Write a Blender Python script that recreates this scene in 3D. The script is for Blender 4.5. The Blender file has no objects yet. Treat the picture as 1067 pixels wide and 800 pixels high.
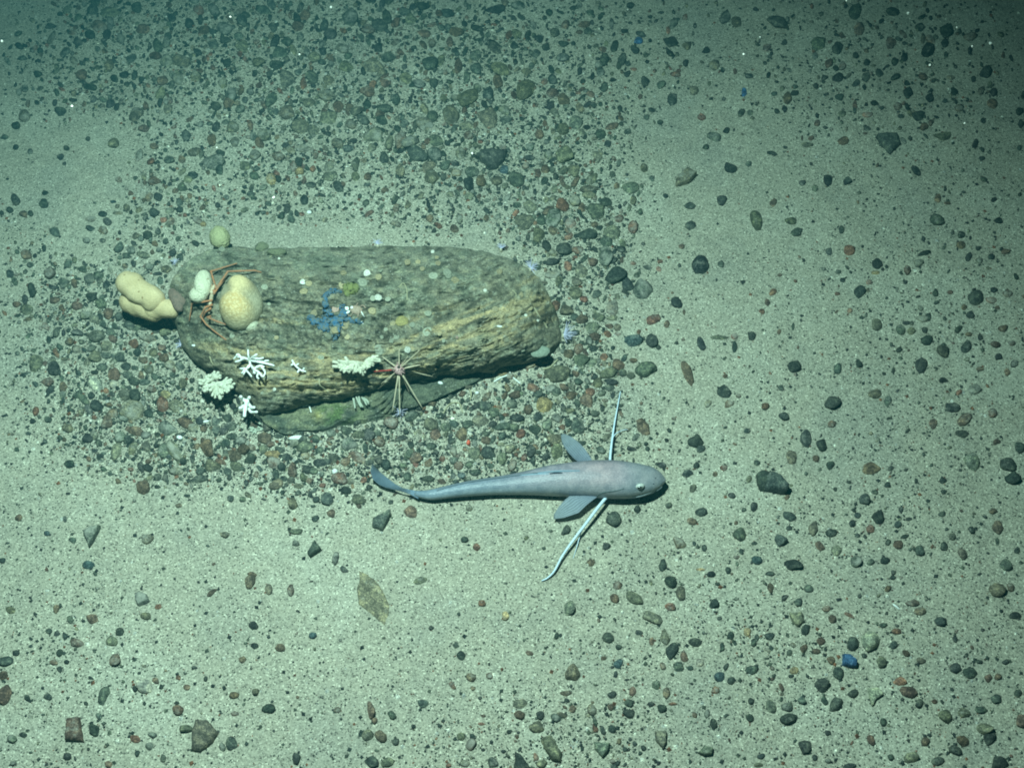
import bpy, math, random
import numpy as np
from mathutils import Vector, Matrix, Euler
from mathutils.bvhtree import BVHTree

R = math.radians
rng = np.random.default_rng(11)
random.seed(5)
scene = bpy.context.scene
C = scene.collection

# ------------------------------------------------------------------ camera
CAM_H, CAM_TILT, FOV = 0.97, R(30), R(50)
cam_data = bpy.data.cameras.new('camera')
cam = bpy.data.objects.new('camera', cam_data)
C.objects.link(cam)
cam.location = (0, 0, CAM_H)
cam.rotation_euler = (CAM_TILT, 0, 0)
cam_data.sensor_fit = 'HORIZONTAL'
cam_data.angle = FOV
cam_data.clip_start = 0.02
cam_data.clip_end = 100
scene.camera = cam

# ------------------------------------------------------------------ world: dark deep water
world = bpy.data.worlds.new('World')
scene.world = world
world.use_nodes = True
bg = world.node_tree.nodes['Background']
bg.inputs['Color'].default_value = (0.02, 0.26, 0.36, 1)
bg.inputs['Strength'].default_value = 0.07

# ------------------------------------------------------------------ the strobe of the towed camera
lamp_data = bpy.data.lights.new('strobe', 'SPOT')
lamp_data.energy = 95
lamp_data.color = (0.91, 0.98, 0.90)
lamp_data.spot_size = R(118)
lamp_data.spot_blend = 1.0
lamp_data.shadow_soft_size = 0.012
lamp = bpy.data.objects.new('strobe', lamp_data)
C.objects.link(lamp)
LAMP = Vector((-0.18, 0.50, 1.02))
AIM = Vector((-0.14, 0.32, 0.0))
lamp.location = LAMP
lamp.rotation_euler = (AIM - LAMP).to_track_quat('-Z', 'Y').to_euler()

scene.view_settings.view_transform = 'Standard'
scene.view_settings.look = 'None'
scene.view_settings.exposure = 0
scene.view_settings.gamma = 1
scene.cycles.volume_bounces = 0
scene.cycles.max_bounces = 4
scene.cycles.use_denoising = True
scene.cycles.filter_width = 1.9

# ------------------------------------------------------------------ geometry of the view (photo pixels -> places on the sea floor)
F = 533.5 / math.tan(FOV / 2)
ct, st = math.cos(CAM_TILT), math.sin(CAM_TILT)

def ray(x, y):
    x = np.asarray(x, float); y = np.asarray(y, float)
    dx = (x - 533.5) / F; dy = -(y - 400) / F; dz = -np.ones_like(dx)
    return np.stack([dx, dy * ct - dz * st, dy * st + dz * ct], -1)

def at(x, y, z=0.0):
    d = ray(x, y)
    t = (np.asarray(z, float) - CAM_H) / d[..., 2]
    p = d * t[..., None]
    p[..., 2] += CAM_H
    return p

def to_px(p):
    p = np.asarray(p, float)
    q = p - np.array([0, 0, CAM_H])
    cy = q[..., 1] * ct + q[..., 2] * st
    cz = -q[..., 1] * st + q[..., 2] * ct
    return 533.5 + F * q[..., 0] / -cz, 400 - F * cy / -cz

# ------------------------------------------------------------------ numpy noise
_T = rng.random((256, 256))
def vnoise(x, y):
    x = np.asarray(x, float); y = np.asarray(y, float)
    xi = np.floor(x).astype(int); yi = np.floor(y).astype(int)
    fx = x - xi; fy = y - yi
    fx = fx * fx * (3 - 2 * fx); fy = fy * fy * (3 - 2 * fy)
    a = _T[xi & 255, yi & 255]; b = _T[(xi + 1) & 255, yi & 255]
    c = _T[xi & 255, (yi + 1) & 255]; d = _T[(xi + 1) & 255, (yi + 1) & 255]
    return (a * (1 - fx) + b * fx) * (1 - fy) + (c * (1 - fx) + d * fx) * fy
def fbm(x, y, n=4):
    s = 0; a = 0.5; t = 0
    for i in range(n):
        s = s + a * vnoise(x * 2 ** i + 17 * i, y * 2 ** i + 31 * i); t += a; a *= 0.5
    return s / t
def smooth(e0, e1, v):
    t = np.clip((v - e0) / (e1 - e0), 0, 1)
    return t * t * (3 - 2 * t)
def in_poly(x, y, poly):
    x = np.asarray(x, float); y = np.asarray(y, float)
    r = np.zeros(x.shape, bool)
    n = len(poly); j = n - 1
    for i in range(n):
        xi, yi = poly[i]; xj, yj = poly[j]
        if yi != yj:
            r ^= ((yi > y) != (yj > y)) & (x < (xj - xi) * (y - yi) / (yj - yi) + xi)
        j = i
    return r

# ------------------------------------------------------------------ object helpers
def link(name, me, parent=None, mat=None):
    o = bpy.data.objects.new(name, me); C.objects.link(o)
    if parent: o.parent = parent
    if mat and me is not None and not me.materials: me.materials.append(mat)
    return o
def tag(o, label=None, cat=None, group=None, kind=None):
    if label: o['label'] = label
    if cat: o['category'] = cat
    if group: o['group'] = group
    if kind: o['kind'] = kind
    return o
def thing(name, loc, label, cat, group=None):
    o = bpy.data.objects.new(name, None); C.objects.link(o); o.location = tuple(loc)
    o.empty_display_size = 0.02
    return tag(o, label, cat, group)
def mesh(name, v, f, smoothed=True):
    me = bpy.data.meshes.new(name)
    v = np.asarray(v, np.float32); f = np.asarray(f, np.int32)
    n = f.shape[1]
    me.vertices.add(len(v)); me.vertices.foreach_set('co', v.ravel())
    me.loops.add(f.size); me.loops.foreach_set('vertex_index', f.ravel())
    me.polygons.add(len(f))
    me.polygons.foreach_set('loop_start', np.arange(0, f.size, n, dtype=np.int32))
    me.polygons.foreach_set('use_smooth', np.full(len(f), smoothed))
    me.update(calc_edges=True)
    return me
def mesh_list(name, v, f, smoothed=True):
    me = bpy.data.meshes.new(name)
    me.from_pydata([tuple(map(float, p)) for p in v], [], f)
    me.polygons.foreach_set('use_smooth', [smoothed] * len(me.polygons))
    me.update()
    return me
def set_col(me, col):
    a = me.color_attributes.new('col', 'FLOAT_COLOR', 'POINT')
    col = np.asarray(col, np.float32)
    if col.ndim == 1: col = np.tile(col, (len(me.vertices), 1))
    if col.shape[1] == 3: col = np.hstack([col, np.ones((len(col), 1), np.float32)])
    a.data.foreach_set('color', col.ravel())
def ico(sub):
    import bmesh
    bm = bmesh.new(); bmesh.ops.create_icosphere(bm, subdivisions=sub, radius=1)
    v = np.array([p.co[:] for p in bm.verts]); f = np.array([[q.index for q in p.verts] for p in bm.faces])
    bm.free(); return v, f
ICO = {s: ico(s) for s in (1, 2, 3, 4)}

# ------------------------------------------------------------------ materials
def mat_new(name):
    m = bpy.data.materials.new(name); m.use_nodes = True
    nt = m.node_tree; b = nt.nodes['Principled BSDF']
    return m, nt, b
def N(nt, t, **kw):
    n = nt.nodes.new(t)
    for k, v in kw.items():
        if k.startswith('i_'): n.inputs[k[2:].replace('_', ' ')].default_value = v
        else: setattr(n, k, v)
    return n
def ramp(nt, fac, stops):
    r = nt.nodes.new('ShaderNodeValToRGB'); el = r.color_ramp.elements
    while len(el) > 1: el.remove(el[-1])
    for i, (p, c) in enumerate(stops):
        e = el[0] if i == 0 else el.new(p)
        e.position = p; e.color = (*c, 1) if len(c) == 3 else c
    nt.links.new(fac, r.inputs[0]); return r.outputs[0]
def mix(nt, fac, a, b, mode='MIX'):
    n = nt.nodes.new('ShaderNodeMix'); n.data_type = 'RGBA'; n.blend_type = mode
    for s, v in ((n.inputs[0], fac), (n.inputs[6], a), (n.inputs[7], b)):
        if hasattr(v, 'is_linked') or hasattr(v, 'links'): nt.links.new(v, s)
        elif isinstance(v, (int, float)): s.default_value = v
        else: s.default_value = (*v, 1)
    return n.outputs[2]
def mathn(nt, op, a, b=0.0, clamp=False):
    n = nt.nodes.new('ShaderNodeMath'); n.operation = op; n.use_clamp = clamp
    for s, v in ((n.inputs[0], a), (n.inputs[1], b)):
        if hasattr(v, 'links'): nt.links.new(v, s)
        else: s.default_value = v
    return n.outputs[0]
def noise(nt, vec, scale, detail=4, rough=0.6):
    n = N(nt, 'ShaderNodeTexNoise'); n.inputs['Scale'].default_value = scale
    n.inputs['Detail'].default_value = detail; n.inputs['Roughness'].default_value = rough
    nt.links.new(vec, n.inputs['Vector']); return n.outputs['Fac']
def bump(nt, b, h, strength, dist):
    n = N(nt, 'ShaderNodeBump'); n.inputs['Strength'].default_value = strength
    n.inputs['Distance'].default_value = dist
    nt.links.new(h, n.inputs['Height']); nt.links.new(n.outputs[0], b.inputs['Normal'])
def geo_pos(nt): return N(nt, 'ShaderNodeNewGeometry').outputs['Position']
SAND_A, SAND_B = (0.43, 0.41, 0.34), (0.335, 0.32, 0.27)

def make_sand():
    m, nt, b = mat_new('sand'); pos = geo_pos(nt)
    big = noise(nt, pos, 7.0, 6, 0.62)
    base = ramp(nt, big, [(0.35, SAND_B), (0.5, (0.39, 0.36, 0.29)), (0.62, SAND_A)])
    mid = noise(nt, pos, 60, 5, 0.65)
    base = mix(nt, mathn(nt, 'MULTIPLY', mid, 0.55), base, (0.28, 0.27, 0.22))
    vo = N(nt, 'ShaderNodeTexVoronoi'); vo.inputs['Scale'].default_value = 820
    nt.links.new(pos, vo.inputs['Vector'])
    sep = N(nt, 'ShaderNodeSeparateColor'); nt.links.new(vo.outputs['Color'], sep.inputs[0])
    g = ramp(nt, sep.outputs[0], [(0.0, (0.38, 0.38, 0.37)), (0.08, (0.66, 0.66, 0.64)), (0.3, (0.88, 0.88, 0.86)), (0.7, (1.05, 1.04, 1.0)), (0.93, (1.25, 1.24, 1.2)), (0.985, (1.75, 1.75, 1.7))])
    col = mix(nt, 1.0, base, g, 'MULTIPLY')
    v2 = N(nt, 'ShaderNodeTexVoronoi'); v2.inputs['Scale'].default_value = 330
    nt.links.new(pos, v2.inputs['Vector'])
    s2 = N(nt, 'ShaderNodeSeparateColor'); nt.links.new(v2.outputs['Color'], s2.inputs[0])
    spot = mathn(nt, 'MULTIPLY', mathn(nt, 'LESS_THAN', v2.outputs['Distance'], 0.27), mathn(nt, 'GREATER_THAN', s2.outputs[0], 0.87))
    col = mix(nt, mathn(nt, 'MULTIPLY', spot, 0.8), col, (0.07, 0.07, 0.06))
    nt.links.new(col, b.inputs['Base Color'])
    b.inputs['Roughness'].default_value = 0.95; b.inputs['Specular IOR Level'].default_value = 0.15
    h = mathn(nt, 'ADD', mathn(nt, 'MULTIPLY', sep.outputs[1], 0.5), noise(nt, pos, 260, 4, 0.7))
    bump(nt, b, h, 0.85, 0.0016)
    return m

def make_stone():
    """stone skin: colour from the stone itself ('col'), mineral grain, pale silt settled on upward faces ('col' alpha = how silted)"""
    m, nt, b = mat_new('stone'); pos = geo_pos(nt)
    at_ = N(nt, 'ShaderNodeAttribute'); at_.attribute_name = 'col'
    n1 = noise(nt, pos, 170, 6, 0.7); n2 = noise(nt, pos, 700, 3, 0.7)
    g = ramp(nt, n1, [(0.32, (0.35, 0.36, 0.38)), (0.5, (0.9, 0.9, 0.9)), (0.66, (2.0, 1.9, 1.65))])
    col = mix(nt, 1.0, at_.outputs['Color'], g, 'MULTIPLY')
    g2 = ramp(nt, n2, [(0.34, (0.4, 0.4, 0.4)), (0.52, (1, 1, 1)), (0.68, (2.3, 2.3, 2.1))])
    col = mix(nt, 0.8, col, g2, 'MULTIPLY')
    d1 = noise(nt, pos, 95, 5, 0.75)
    thr = mathn(nt, 'SUBTRACT', 1.02, mathn(nt, 'MULTIPLY', at_.outputs['Alpha'], 0.66))
    dm = mathn(nt, 'MULTIPLY', mathn(nt, 'SUBTRACT', mathn(nt, 'ADD', d1, mathn(nt, 'MULTIPLY', n2, 0.22)), thr), 5.0, True)
    nz = N(nt, 'ShaderNodeSeparateXYZ'); nt.links.new(N(nt, 'ShaderNodeNewGeometry').outputs['Normal'], nz.inputs[0])
    up = mathn(nt, 'MULTIPLY', mathn(nt, 'SUBTRACT', nz.outputs[2], 0.35), 2.0, True)
    dust = mathn(nt, 'MULTIPLY', mathn(nt, 'MULTIPLY', dm, up), 0.8)
    col = mix(nt, dust, col, (0.33, 0.32, 0.27))
    nt.links.new(col, b.inputs['Base Color'])
    b.inputs['Roughness'].default_value = 0.85; b.inputs['Specular IOR Level'].default_value = 0.2
    bump(nt, b, mathn(nt, 'ADD', n1, mathn(nt, 'MULTIPLY', n2, 0.4)), 0.6, 0.002)
    return m

def make_rock():
    m, nt, b = mat_new('boulder_rock'); pos = geo_pos(nt)
    at_ = N(nt, 'ShaderNodeAttribute'); at_.attribute_name = 'col'
    mp = N(nt, 'ShaderNodeMapping'); mp.inputs['Scale'].default_value = (0.62, 1, 1); mp.inputs['Rotation'].default_value = (0, 0, R(-7))
    nt.links.new(pos, mp.inputs[0])
    n1 = noise(nt, mp.outputs[0], 170, 6, 0.75); n2 = noise(nt, pos, 560, 4, 0.75)
    g = ramp(nt, n1, [(0.3, (0.55, 0.55, 0.56)), (0.5, (0.98, 0.98, 0.98)), (0.7, (1.5, 1.45, 1.3))])
    g2 = ramp(nt, n2, [(0.32, (0.45, 0.45, 0.45)), (0.52, (1, 1, 1)), (0.7, (1.9, 1.9, 1.8))])
    col = mix(nt, 1.0, at_.outputs['Color'], g, 'MULTIPLY'); col = mix(nt, 0.9, col, g2, 'MULTIPLY')
    vo = N(nt, 'ShaderNodeTexVoronoi'); vo.inputs['Scale'].default_value = 420; nt.links.new(pos, vo.inputs['Vector'])
    s2 = N(nt, 'ShaderNodeSeparateColor'); nt.links.new(vo.outputs['Color'], s2.inputs[0])
    sp = mathn(nt, 'MULTIPLY', mathn(nt, 'LESS_THAN', vo.outputs['Distance'], 0.3), mathn(nt, 'GREATER_THAN', s2.outputs[0], 0.87))
    col = mix(nt, mathn(nt, 'MULTIPLY', sp, 0.7), col, (0.40, 0.40, 0.34))
    nt.links.new(col, b.inputs['Base Color'])
    b.inputs['Roughness'].default_value = 0.9; b.inputs['Specular IOR Level'].default_value = 0.15
    bump(nt, b, mathn(nt, 'ADD', n1, mathn(nt, 'MULTIPLY', n2, 0.5)), 0.9, 0.003)
    return m

def make_plain(name, c, c2=None, scale=300, rough=0.7, bumps=0.4, bd=0.001, sss=0.0, spec=0.3, contrast=(0.35, 0.65)):
    m, nt, b = mat_new(name); pos = geo_pos(nt)
    n1 = noise(nt, pos, scale, 5, 0.65)
    c2 = c2 or tuple(x * 0.7 for x in c)
    colr = ramp(nt, n1, [(contrast[0], c2), (contrast[1], c)])
    if name.startswith('sponge'):
        vo = N(nt, 'ShaderNodeTexVoronoi'); vo.inputs['Scale'].default_value = 620; nt.links.new(pos, vo.inputs['Vector'])
        colr = mix(nt, .8, colr, ramp(nt, vo.outputs['Distance'], [(.0, (.62, .56, .48)), (.22, (.95, .95, .95)), (.6, (1.08, 1.08, 1.08))]), 'MULTIPLY')
        v3 = N(nt, 'ShaderNodeTexVoronoi'); v3.inputs['Scale'].default_value = 75; nt.links.new(pos, v3.inputs['Vector'])
        colr = mix(nt, .75, colr, ramp(nt, v3.outputs['Distance'], [(.05, (.35, .25, .15)), (.11, (1, 1, 1))]), 'MULTIPLY')
        n1 = mathn(nt, 'ADD', n1, mathn(nt, 'MULTIPLY', vo.outputs['Distance'], .6))
    nt.links.new(colr, b.inputs['Base Color'])
    b.inputs['Roughness'].default_value = rough; b.inputs['Specular IOR Level'].default_value = spec
    if sss:
        b.inputs['Subsurface Weight'].default_value = sss
        b.inputs['Subsurface Radius'].default_value = (0.004, 0.004, 0.003)
        b.inputs['Subsurface Scale'].default_value = 1.0
    if bumps: bump(nt, b, n1, bumps, bd)
    return m

def make_col(name, scale=500, rough=0.6, bumps=0.3, spec=0.3, amt=0.5):
    m, nt, b = mat_new(name); pos = geo_pos(nt)
    at_ = N(nt, 'ShaderNodeAttribute'); at_.attribute_name = 'col'
    n1 = noise(nt, pos, scale, 4, 0.65)
    col = mix(nt, amt, at_.outputs['Color'], ramp(nt, n1, [(0.3, (0.6, 0.6, 0.6)), (0.7, (1.4, 1.4, 1.4))]), 'MULTIPLY')
    nt.links.new(col, b.inputs['Base Color'])
    b.inputs['Roughness'].default_value = rough; b.inputs['Specular IOR Level'].default_value = spec
    bump(nt, b, n1, bumps, 0.0008)
    return m

M_SAND = make_sand(); M_STONE = make_stone(); M_ROCK = make_rock()

# ------------------------------------------------------------------ the sea floor: one sheet, fine in view, coarse outside
def stretched(lo, hi, step, far):
    mid = np.arange(lo, hi, step); out = []
    d = step; x = hi
    while x < far: out.append(x); d *= 1.35; x += d
    out.append(far); o2 = []; d = step; x = lo - step
    while x > -far: o2.append(x); d *= 1.35; x -= d
    o2.append(-far)
    return np.concatenate([np.array(o2)[::-1], mid, np.array(out)])
def ground_z(x, y):
    near = np.exp(-(x ** 2 + (y - 0.6) ** 2) / 4.0)
    return (fbm(x * 5 + 40, y * 5 + 9, 3) - 0.5) * 0.014 * near + (fbm(x * 30 + 3, y * 38 + 80, 4) - 0.5) * 0.0048 * near
gx = stretched(-0.95, 0.95, 0.004, 14.0); gy = stretched(0.05, 1.6, 0.004, 14.0)
GX, GY = np.meshgrid(gx, gy)
V = np.stack([GX, GY, ground_z(GX, GY)], -1).reshape(-1, 3)
i = np.arange(len(gx) - 1)[None, :] + (np.arange(len(gy) - 1) * len(gx))[:, None]
Fq = np.stack([i, i + 1, i + 1 + len(gx), i + len(gx)], -1).reshape(-1, 4)
ground = link('sea_floor', mesh('sea_floor', V, Fq), mat=M_SAND)
tag(ground, 'pale greenish sandy sea floor sprinkled with dark grains', kind='structure')
# ------------------------------------------------------------------ stones: centre, width, height, turn and colour, read off the photograph tile by tile
# colours: k charcoal, g dark grey, G green-grey, o olive-grey, b brown, r rust, w tan, p pale, B blue, t blue-grey;  second letter r round, a angular
TILES = [
(0,0,3.952,"""252 455 55 40 15 kr;250 650 32 30 0 k;275 612 28 22 0 g;267 677 18 18 0 k;362 573 24 24 0 g;470 588 46 48 0 or;490 742 30 24 0 b;875 670 110 62 0 gr;872 578 38 48 0 b;960 522 50 50 0 o;1050 636 55 45 0 o;1005 678 60 40 0 o;640 748 60 40 0 b;775 738 40 38 0 o;575 640 30 50 10 o;750 660 30 30 0 b;690 450 45 45 0 o;600 438 26 40 0 b;740 330 50 50 0 o;808 320 55 55 0 o;672 340 50 45 0 b;918 350 40 45 0 o;985 155 45 35 0 g;945 428 50 45 0 b;890 440 50 40 0 g;1010 418 30 28 0 g;555 310 28 45 0 k;512 308 40 30 -30 k;472 322 38 35 0 k;525 348 26 24 0 k;335 302 50 50 0 b;370 355 60 30 0 k;455 425 40 40 0 k;300 410 36 20 0 k;85 228 50 24 0 g;155 300 36 26 0 k;320 170 40 30 0 g;65 515 36 30 0 k;20 565 36 24 0 k;65 605 26 26 0 k;125 625 25 25 0 g;100 470 50 60 0 o;410 105 70 55 0 b;440 140 40 40 0 k;780 92 40 45 0 k;825 78 22 45 0 k;697 105 28 28 0 g;455 50 90 40 0 o;925 115 70 60 0 g;1000 85 50 60 0 g;840 125 60 40 0 b;880 185 50 45 0 g;930 170 50 30 0 g;620 195 20 34 0 k;690 260 60 60 0 o;750 262 80 60 0 o;595 530 50 34 0 b;560 475 70 60 0 o;1000 195 55 60 0 o;800 625 60 40 0 o;700 660 50 40 0 g;205 100 50 25 0 g;540 240 50 40 0 g;450 270 40 50 0 o;590 120 60 40 0 b;380 40 50 40 0 g"""),
(260,0,3.952,"""412 75 75 75 0 gr;665 90 50 45 0 o;540 110 70 60 0 g;490 130 60 35 0 b;95 115 40 45 0 g;200 110 50 40 0 b;335 150 55 45 0 g;155 180 46 34 0 g;230 65 46 46 0 b;125 225 70 50 0 g;530 205 36 36 0 k;620 218 36 30 0 b;572 235 70 50 0 g;745 262 72 66 0 kr;925 225 60 52 0 gr;860 272 36 70 10 b;1035 278 90 70 20 o;505 275 110 55 0 o;158 335 65 75 0 G;265 325 60 50 0 g;115 280 60 36 0 k;485 383 65 48 0 br;325 398 85 55 0 o;245 428 60 42 0 o;370 445 50 60 0 b;485 435 34 40 0 k;555 450 60 40 0 g;600 410 44 50 0 g;440 465 65 45 0 G;420 520 50 40 0 o;325 495 75 60 0 o;150 465 75 60 0 o;215 525 80 60 0 o;268 546 55 52 0 or;900 400 95 65 -15 o;830 478 70 90 0 o;978 485 90 90 0 o;720 515 80 60 0 o;892 520 66 44 0 o;980 380 50 60 0 k;1020 330 40 60 -20 b;760 345 40 40 0 k;700 345 55 40 0 g;828 338 34 26 0 k;895 320 30 50 0 g;512 565 85 60 0 o;500 610 50 34 0 o;765 580 75 48 10 Gr;365 592 50 44 0 o;410 612 50 30 0 g;575 590 40 60 0 o;690 635 95 60 30 g;870 632 44 54 0 o;845 677 40 32 0 k;740 685 60 50 0 o;850 712 46 32 0 w;920 708 66 46 -20 g;750 728 65 60 0 o;905 758 50 56 0 k;955 748 44 44 0 b;1010 745 60 40 0 o;1050 700 46 40 -40 t;60 555 60 50 0 o;120 640 55 44 0 b;20 640 50 50 0 o;20 715 40 44 0 g;90 735 40 44 0 w;118 733 28 30 0 kr;260 693 26 26 0 r;205 700 40 36 0 w;485 722 34 30 0 b;555 650 40 50 0 g;620 700 40 50 0 o;225 610 70 36 0 o;435 724 40 36 0 o;720 30 60 40 0 k;815 55 60 40 0 k;1010 35 90 40 -10 k;850 130 70 40 0 b;825 175 30 50 0 b;940 112 60 30 0 k;640 50 50 40 0 g;720 140 60 40 0 b;640 515 40 36 0 g;380 205 60 44 0 o;270 245 60 44 0 o;40 260 60 50 0 o;400 280 60 44 0 o;640 330 60 44 0 o;560 350 50 40 0 b;330 340 50 50 0 o;60 40 60 40 0 g;600 100 44 40 0 b"""),
(530,0,3.952,"""45 20 75 40 0 g;168 50 32 32 0 k;232 100 36 36 0 b;268 30 40 24 0 g;312 95 56 30 -15 b;378 70 24 22 0 k;190 135 40 36 0 g;38 142 50 44 0 o;125 158 40 32 0 k;152 190 36 32 0 k;115 220 36 40 0 g;224 182 42 26 0 k;222 237 55 36 0 gr;290 130 34 20 0 b;326 125 40 34 0 g;502 22 36 28 0 k;582 68 24 16 0 k;630 48 36 14 0 k;678 98 34 50 25 g;478 125 34 22 0 k;437 190 32 56 25 kr;392 207 38 26 0 b;534 165 40 30 0 Ba;672 165 72 44 -8 ka;735 183 40 40 0 o;890 72 48 54 0 g;938 92 44 50 0 o;814 204 30 30 0 k;465 246 38 52 15 g;492 260 24 24 0 k;378 297 38 40 0 gr;483 306 34 28 0 k;514 284 30 14 0 r;182 322 42 46 0 kr;565 332 44 42 -20 ka;624 346 42 36 0 ga;688 300 46 26 0 r;845 268 48 46 0 o;882 290 20 26 0 k;932 298 18 26 0 b;990 314 36 24 0 k;675 404 44 56 0 ka;765 370 36 40 0 o;795 480 36 26 0 r;70 365 80 85 0 o;225 410 60 50 20 b;352 438 34 26 0 k;458 448 24 30 0 k;592 452 36 20 0 k;622 500 32 24 0 k;272 500 66 60 0 Ga;228 525 60 56 0 o;320 524 34 24 0 k;425 522 60 26 -15 b;380 550 46 44 0 g;406 594 34 30 0 k;568 482 26 22 0 g;812 598 30 28 0 g;898 534 30 24 0 k;960 462 34 34 0 g;994 464 28 30 0 g;970 382 24 40 0 B;886 408 18 16 0 k;230 636 80 76 0 o;165 640 40 40 0 o;366 645 44 60 0 o;268 700 56 60 0 o;35 735 70 66 0 g;150 700 40 34 0 b;194 725 26 34 0 k;70 684 30 28 0 b;560 687 34 36 0 o;590 733 24 24 0 g;915 685 60 40 20 ka;500 768 74 50 0 Gr;330 778 80 30 0 o;85 652 50 24 0 k;120 718 26 40 0 b;990 670 28 24 0 g;180 385 56 44 0 b;172 440 34 34 0 k;85 605 40 36 0 g;845 558 62 40 15 ga"""),
(797,0,3.952,"""50 92 95 62 0 g;220 180 70 62 0 G;295 200 50 60 0 k;262 262 36 36 0 b;316 270 34 38 0 b;300 318 50 44 0 k;245 320 30 24 0 k;372 42 60 80 0 g;385 122 46 44 0 b;525 52 60 34 0 k;640 112 46 40 0 k;738 138 54 50 0 ka;842 160 60 34 0 b;518 185 44 60 0 b;575 235 36 40 0 k;668 210 56 60 0 k;650 316 40 34 0 b;588 382 44 44 0 k;586 345 30 24 0 k;780 376 34 36 0 k;906 302 56 44 0 k;940 382 36 34 0 k;935 428 44 44 0 b;855 328 22 26 0 k;675 404 36 38 0 k;740 415 24 18 0 k;800 446 40 30 0 b;632 478 60 42 0 ka;560 480 30 22 0 k;304 402 42 30 0 k;208 354 28 30 0 k;120 360 30 26 0 k;120 390 36 24 0 k;36 390 30 24 0 g;90 410 36 50 0 b;80 452 26 32 0 k;50 460 26 20 0 k;370 435 20 50 0 b;422 475 46 22 0 r;450 426 36 26 0 k;408 362 20 28 0 k;416 432 18 18 0 k;250 525 26 16 0 k;1048 460 32 34 0 k;1055 512 30 48 0 k;898 500 24 24 0 k;320 580 50 34 -20 b;190 568 28 20 0 b;728 560 80 34 0 o;865 595 30 38 0 k;895 612 24 24 0 k;892 652 28 20 0 k;1050 602 26 24 0 k;35 628 54 20 10 k;85 605 24 14 0 k;170 592 60 24 0 o;625 698 50 50 0 kr;265 732 46 44 0 k;208 768 30 30 0 G;156 745 30 24 0 g;342 736 36 34 0 g;902 738 34 22 0 k;420 534 30 22 0 g;422 258 34 30 0 k"""),
(60,180,6.276,"""405 48 42 36 0 b;640 62 80 50 0 b;575 68 30 36 0 b;787 52 30 30 0 k;512 42 36 28 0 g;855 45 60 50 0 o;480 133 40 34 0 b;450 105 26 22 0 b;605 165 60 60 0 b;665 165 60 60 0 k;565 182 30 36 0 b;740 82 34 26 0 k;775 125 44 36 0 b;868 155 36 36 0 b;815 170 34 40 0 b;930 165 24 36 0 r;965 175 24 30 0 b;1045 210 40 36 0 k;860 215 30 34 0 b;800 240 50 48 0 k;880 247 28 18 0 k;740 255 60 46 0 o;455 228 50 56 0 o;390 222 36 30 0 o;535 245 50 40 0 o;298 276 60 44 0 k;330 327 64 50 0 g;225 305 80 44 0 o;222 367 64 44 0 k;300 380 66 56 0 b;462 295 26 20 0 k;640 270 70 70 0 g;698 318 50 40 0 r;750 320 40 50 0 b;950 333 44 36 0 w;985 280 34 20 0 g;520 292 34 30 0 g;395 270 70 24 0 o;365 190 44 22 0 t;192 445 50 44 0 g;296 442 44 34 0 g;395 435 30 20 0 r;400 488 80 60 -35 g;590 408 70 60 -20 k;515 415 60 44 0 o;660 390 44 50 0 g;635 463 52 40 0 b;708 450 44 40 0 k;480 505 60 50 0 g;560 535 90 50 20 Gr;455 538 60 40 0 k;540 485 26 26 0 b;498 460 36 34 0 k;620 518 30 34 0 b;750 520 56 50 0 k;660 500 44 36 0 g;690 540 36 30 0 o;822 515 30 30 0 g;495 590 40 48 0 k;352 567 30 20 0 k;405 555 34 26 0 g;65 590 60 56 0 g;110 570 36 44 0 o;160 625 60 44 0 g;205 680 80 76 0 Gr;265 660 70 60 0 g;318 725 50 60 20 kr;35 710 80 80 0 g;105 715 44 60 0 b;275 695 50 44 0 g;440 605 40 34 0 b;600 610 60 50 0 g;650 655 70 26 0 k;700 625 90 50 0 o;670 700 50 60 0 g"""),
(0,200,3.952,"""70 40 40 44 0 k;185 55 44 44 0 k;100 95 36 30 0 b;130 95 26 26 0 k;45 80 30 24 0 k;10 92 24 20 0 k;190 10 30 20 0 k;228 168 50 44 50 ga;110 258 44 40 0 b;40 335 34 38 0 kr;130 400 40 60 0 k;125 300 30 26 0 k;205 330 56 50 0 b;65 455 40 26 0 b;105 478 60 50 0 o;75 505 26 18 0 k;140 650 30 20 0 g;148 705 76 50 -45 or;222 722 54 62 0 kr;190 778 60 40 0 b;100 745 50 16 -20 k;285 610 40 40 0 b"""),
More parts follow.
